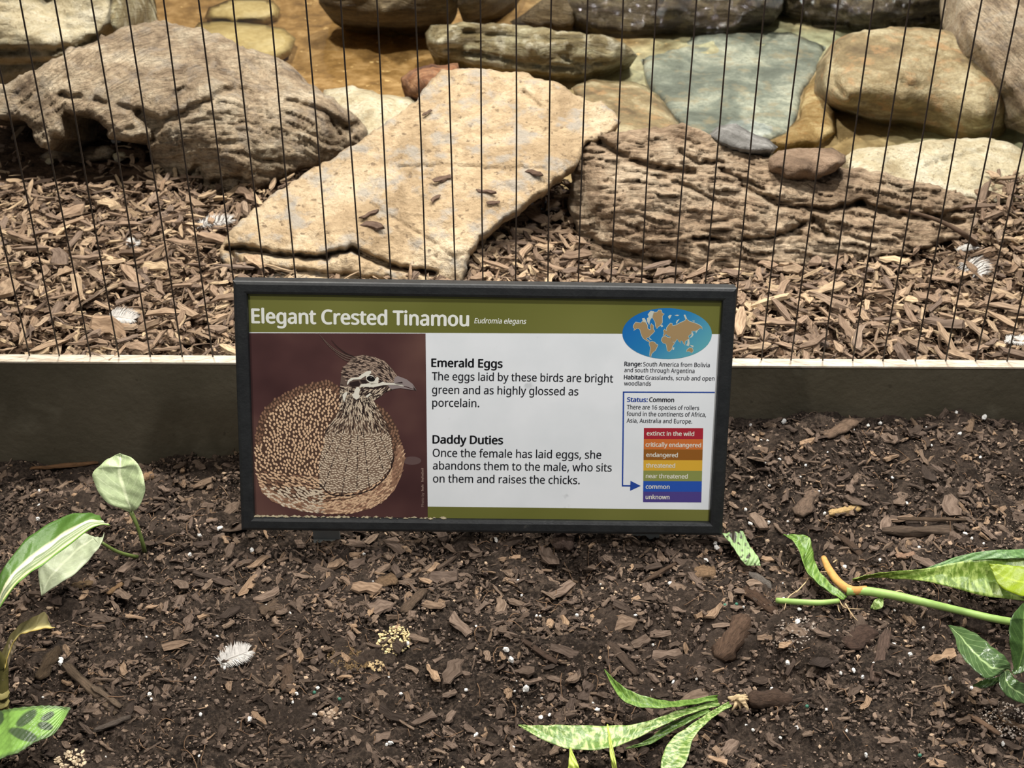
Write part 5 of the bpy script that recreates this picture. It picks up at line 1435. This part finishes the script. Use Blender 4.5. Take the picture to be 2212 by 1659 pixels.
# single pieces that stand out
def piece(name, label, px, py, lpx, wpx, ang, col, thick=.35, cat='bark piece', seed=0, roll=0.0, rnd=False, up=.004):
    p = soil_at(px, py)
    a = math.radians(ang)
    d = soil_at(px + .5 * lpx * math.cos(a), py - .5 * lpx * math.sin(a)) - soil_at(px - .5 * lpx * math.cos(a), py + .5 * lpx * math.sin(a))
    d[2] *= .35
    L = float(np.linalg.norm(d)); W = wpx / FPX * float((p - CAM) @ FW)
    r = np.random.default_rng(seed + int(px))
    ns, nk = 14, 12
    V = []
    for i in range(ns):
        s = i / (ns - 1)
        e = min(1, .62 + 2.6 * min(s, 1 - s))
        for k in range(nk):
            th = 2 * math.pi * k / nk
            if rnd: yy, zz = math.cos(th) * .5, math.sin(th) * .5 * thick * 1.6
            else: yy, zz = math.copysign(abs(math.cos(th)) ** .5, math.cos(th)) * .5, math.copysign(abs(math.sin(th)) ** .6, math.sin(th)) * .5 * thick
            f = 1 + .55 * float(fbm(s * 3.1 + seed, math.cos(th) * 1.1, math.sin(th) * 1.1 + px, 3))
            V.append(((s - .5) * L + r.normal() * L * .012, yy * W * e * f, zz * W * e * f))
    F = [(i*nk+k, i*nk+(k+1) % nk, (i+1)*nk+(k+1) % nk, (i+1)*nk+k) for i in range(ns-1) for k in range(nk)]
    F += [tuple(range(nk))[::-1], tuple((ns-1)*nk+k for k in range(nk))]
    uv = [(i / (ns-1), k / nk) for i in range(ns) for k in range(nk)]
    c1 = lin(*col); c0 = tuple(q * .36 for q in c1[:3]) + (1,)
    t = NT(name + '_wood'); v = t.coord((1, 1, 1), 'UV'); v.node.inputs['Scale'].default_value = (3, 10, 1)
    g = t.noise(v, 2.2, 8, .72, .6); t.base(t.ramp(g, [(.32, c0), (.62, c1)])); t.rough(.9, .2); t.bump(g, .004)
    o = mesh_np(name, V, F, t.m, uv=np.array(uv))
    o.location = p + np.array([0, 0, up]); o.rotation_euler = (roll, -math.asin(max(-1, min(1, d[2] / L))), math.atan2(d[1], d[0]))
    return tag(o, label, cat)
piece('bark_piece', 'broad brown bark piece beside the lower right of the sign', 1742, 1090, 74, 34, 62, (124, 104, 88), .3)
piece('wood_stick', 'long split dark stick lying level on the soil near the yellow chip', 1995, 1158, 185, 24, 2, (104, 88, 74), .6, 'stick', up=.008)
piece('wood_splinter', 'thin splinter along the top of the long split stick', 2010, 1138, 150, 9, 4, (112, 92, 74), .5, 'stick', up=.012)
piece('yellow_chip', 'bright yellowish wood chip on the soil right of the sign', 1825, 1108, 74, 17, 17, (226, 190, 132), .5, 'wood chip')
piece('log_piece', 'thick crumbly bark log in the hollow below the leaf piece', 1583, 1385, 110, 46, 58, (104, 82, 66), .5, 'bark piece', rnd=True)
piece('log_piece', 'rounded dark log beside the root of the uprooted banded plant', 1662, 1524, 95, 44, 8, (88, 70, 58), .55, 'bark piece', rnd=True, up=.008)
piece('bark_piece', 'narrow flat grey-brown bark piece left of the leafy plant', 1902, 1422, 105, 24, 74, (112, 92, 80), .3)
piece('bark_piece', 'square dark bark flake beside the narrow bark piece', 1855, 1382, 66, 48, 30, (84, 66, 56), .25)
piece('bark_piece', 'dark ridged bark piece at the end of the green leaf stalk', 1640, 1302, 82, 30, -35, (86, 66, 52), .4)
piece('bark_curl', 'curled grey bark scrap above the dark ridged bark', 1645, 1262, 60, 20, -30, (120, 112, 104), .5, rnd=True)
piece('wood_block', 'small tan square wood block right of the sign corner', 1523, 1243, 46, 34, 0, (150, 122, 94), .4, 'wood chip')
piece('wood_chip_piece', 'pale pinkish flat chip above the uprooted cutting', 1955, 1204, 42, 18, 10, (186, 150, 124), .3, 'wood chip')
piece('wood_stick', 'long weathered stick pointing down to the grey twig near the spotted leaf', 196, 1492, 150, 20, -42, (118, 100, 82), .5, 'stick')
piece('wood_stick', 'shorter stick beside the long weathered stick', 232, 1510, 75, 14, -36, (130, 112, 94), .5, 'stick')
piece('wood_stick', 'grey twig lying crosswise at the foot of the long weathered stick', 245, 1575, 84, 12, 20, (112, 100, 90), .7, 'stick', up=.008)
piece('bark_piece', 'brown bark roll by the cane of the striped plant', 105, 1440, 78, 26, 55, (92, 76, 58), .5, 'bark piece', rnd=True)
piece('wood_strip', 'long orange-brown strip lying along the foot of the board', 140, 1018, 150, 11, 3, (150, 112, 78), .4, 'wood chip', up=.010)
piece('wood_block', 'tan rectangular chip under the tip of the pale drooping leaf', 178, 1268, 50, 20, 0, (150, 124, 92), .3, 'wood chip')
piece('wood_block', 'light tan chip lying aslant right of the rectangular chip', 250, 1276, 46, 12, 42, (168, 134, 98), .4, 'wood chip')
piece('wood_block', 'tan block at the right edge of the upright pale leaf', 320, 1034, 26, 20, 10, (176, 142, 108), .5, 'wood chip')
piece('bark_piece', 'upright flat bark chip below the white downy feather', 622, 1470, 62, 24, 85, (108, 88, 72), .3)
piece('bark_piece', 'squarish bark flake left of the cream clump', 585, 1320, 48, 34, 20, (110, 92, 76), .3)
piece('bark_piece', 'slanting grey-brown bark piece under the middle of the sign', 895, 1303, 66, 22, 42, (108, 90, 74), .4)
piece('bark_piece', 'layered tan bark flake under the printed bird', 836, 1262, 46, 32, 5, (126, 102, 78), .3)
piece('bark_piece', 'round grey bark lump close below the bottom rail of the sign', 1217, 1174, 46, 42, 0, (108, 90, 80), .5, rnd=True)
piece('wood_stick', 'straight brown stick below the right half of the sign', 1420, 1248, 120, 10, 28, (104, 84, 68), .7, 'stick', up=.006)
piece('wood_stick', 'dark slim stick right of the cream clump', 1165, 1412, 90, 14, -35, (92, 74, 62), .5, 'stick')
piece('wood_stick', 'dark stick above the upright tip of the banded plant', 1345, 1428, 100, 20, -50, (96, 80, 68), .5, 'stick')
piece('wood_stick', 'pale thin stick at the lower edge under the leafy plant', 2125, 1570, 84, 12, -38, (166, 134, 108), .5, 'stick')
piece('bark_piece', 'long dark bark sliver above the uprooted cutting', 1835, 1180, 90, 16, -38, (92, 74, 60), .4)
piece('bark_piece', 'broad brown bark chip against the foot of the board', 1815, 930, 70, 30, 28, (128, 106, 88), .3)
piece('bark_piece', 'small upright tan chip against the foot of the board at its far end', 2095, 922, 40, 15, 80, (140, 116, 94), .3)

# perlite grains and fertiliser beads
M_perl = plain('perlite', lin(230, 228, 222), .8, .2, .12, 300)
import bmesh
pm = []
for k in range(5):
    bm = bmesh.new(); bmesh.ops.create_icosphere(bm, subdivisions=2, radius=1.0)
    for v_ in bm.verts: v_.co *= 1 + .5 * float(perlin(v_.co.x * 1.2 + k * 5, v_.co.y * 1.2, v_.co.z * 1.2))
    me = bpy.data.meshes.new('perlite_grain'); bm.to_mesh(me); bm.free(); me.materials.append(M_perl); pm.append(me)
spots_p = [(432,1163),(475,1148),(545,1195),(1085,1155),(1072,1172),(1104,1432),(1136,1495),(1168,1557),(1028,1595),(845,1612),(1093,1410),(1700,1440),(1843,1455),(1862,1470),(1722,1350),(1610,1108),(1620,1138),(1548,1190),(1822,1232),(1702,1165),(1930,1400),(1965,1420),(1720,1580),(83,1128),(134,1432),(133,1438),(540,1560),(1290,1540),(880,1397),(1660,1135),(1545,1180),(2064,898),(1900,921),(2125,908),(1922,897),(1692,917),(1620,925)]
rp = np.random.default_rng(77)
while len(spots_p) < 150:
    a, b = rp.uniform(20, 2190), rp.uniform(920, 1650)
    if in_poly(np.array([a]), np.array([b]), sq)[0]: continue
    if rp.random() < .35 + .65 * (a > 1100): spots_p.append((a, b))
for k, (a, b) in enumerate(spots_p):
    p = soil_at(a, b)
    o = bpy.data.objects.new('perlite_grain', pm[k % 5]); COL.objects.link(o)
    r = (.0032 if k < 37 else .0012 + .0014 * rp.random()) * (.7 + .4 * rp.random())
    o.location = (p[0], p[1], p[2] + .004 + r * .4); o.scale = (r * 1.2, r, r * .8); o.rotation_euler = (rp.random() * 6, rp.random() * 6, rp.random() * 6)
    tag(o, 'tiny white perlite grain lying on the dark soil', 'perlite grain', 'perlite grains in the soil')
M_bead = plain('bead', lin(58, 112, 92), .5, .4)
bm = bmesh.new(); bmesh.ops.create_icosphere(bm, subdivisions=2, radius=.0021); me = bpy.data.meshes.new('fertiliser_bead'); bm.to_mesh(me); bm.free(); me.materials.append(M_bead)
for a, b in ((680,1504),(734,1518),(1742,1534),(1985,1640),(1565,1315),(1590,1313)):
    p = soil_at(a, b); o = bpy.data.objects.new('fertiliser_bead', me); COL.objects.link(o); o.location = (p[0], p[1], p[2] + .006)
    tag(o, 'tiny round green fertiliser bead on the soil', 'bead', 'green fertiliser beads')

def clump(name, label, cat, px, py, rpx, n, col, rr_, flat_=.3, gr=.0016):
    p = soil_at(px, py); R = rpx / FPX * float((p - CAM) @ FW)
    a = rr_.uniform(0, 6.28, n); q = R * np.sqrt(rr_.random(n))
    pos = np.stack([p[0] + q * np.cos(a) * 1.2, p[1] + q * np.sin(a), np.zeros(n)], 1)
    pos[:, 2] = soil_h(pos[:, 0], pos[:, 1]) + .003 + flat_ * R * (1 - (q / R) ** 2) * rr_.random(n)
    c1 = lin(*col); t = NT(name + '_grain'); gi = t.n('ShaderNodeNewGeometry')
    t.base(t.ramp(gi.outputs['Random Per Island'], [(0, tuple(k * .55 for k in c1[:3]) + (1,)), (.6, c1)])); t.rough(.9, .15)
    lumps(name, label, cat, pos, gr * (.5 + rr_.random(n)), t.m, rr_)
rr = np.random.default_rng(90)
clump('cream_crumbs', 'crumbly cream clump on the dark soil below the sign', 'crumbs', 853, 1388, 32, 190, (214, 194, 146), rr, .25, .0014)
clump('tan_dust', 'dusty tan smear on the soil left of the cream clump', 'dust', 752, 1428, 36, 420, (112, 92, 64), rr, .05, .0010)
clump('cream_crumbs', 'small pale crumbs under the dusty tan smear', 'crumbs', 812, 1442, 16, 26, (190, 166, 126), rr, .3, .0016)
clump('pale_crumbs', 'pale lumpy crumbs below the spotted leaf at the lower edge', 'crumbs', 152, 1650, 28, 120, (206, 186, 156), rr, .4, .0016)
clump('grey_crumbs', 'greyish crumbs beside the white downy feather', 'crumbs', 715, 1550, 22, 40, (170, 150, 130), rr, .3, .0018)
clump('grey_crumbs', 'whitish crumbs in the soil at the lower corner beyond the pale stick', 'crumbs', 2170, 1560, 46, 200, (176, 164, 152), rr, .2, .0010)
clump('grey_crumbs', 'whitish crumbs at the rim of the hollow beside the thick bark log', 'crumbs', 1715, 1370, 40, 150, (166, 154, 142), rr, .25, .0010)
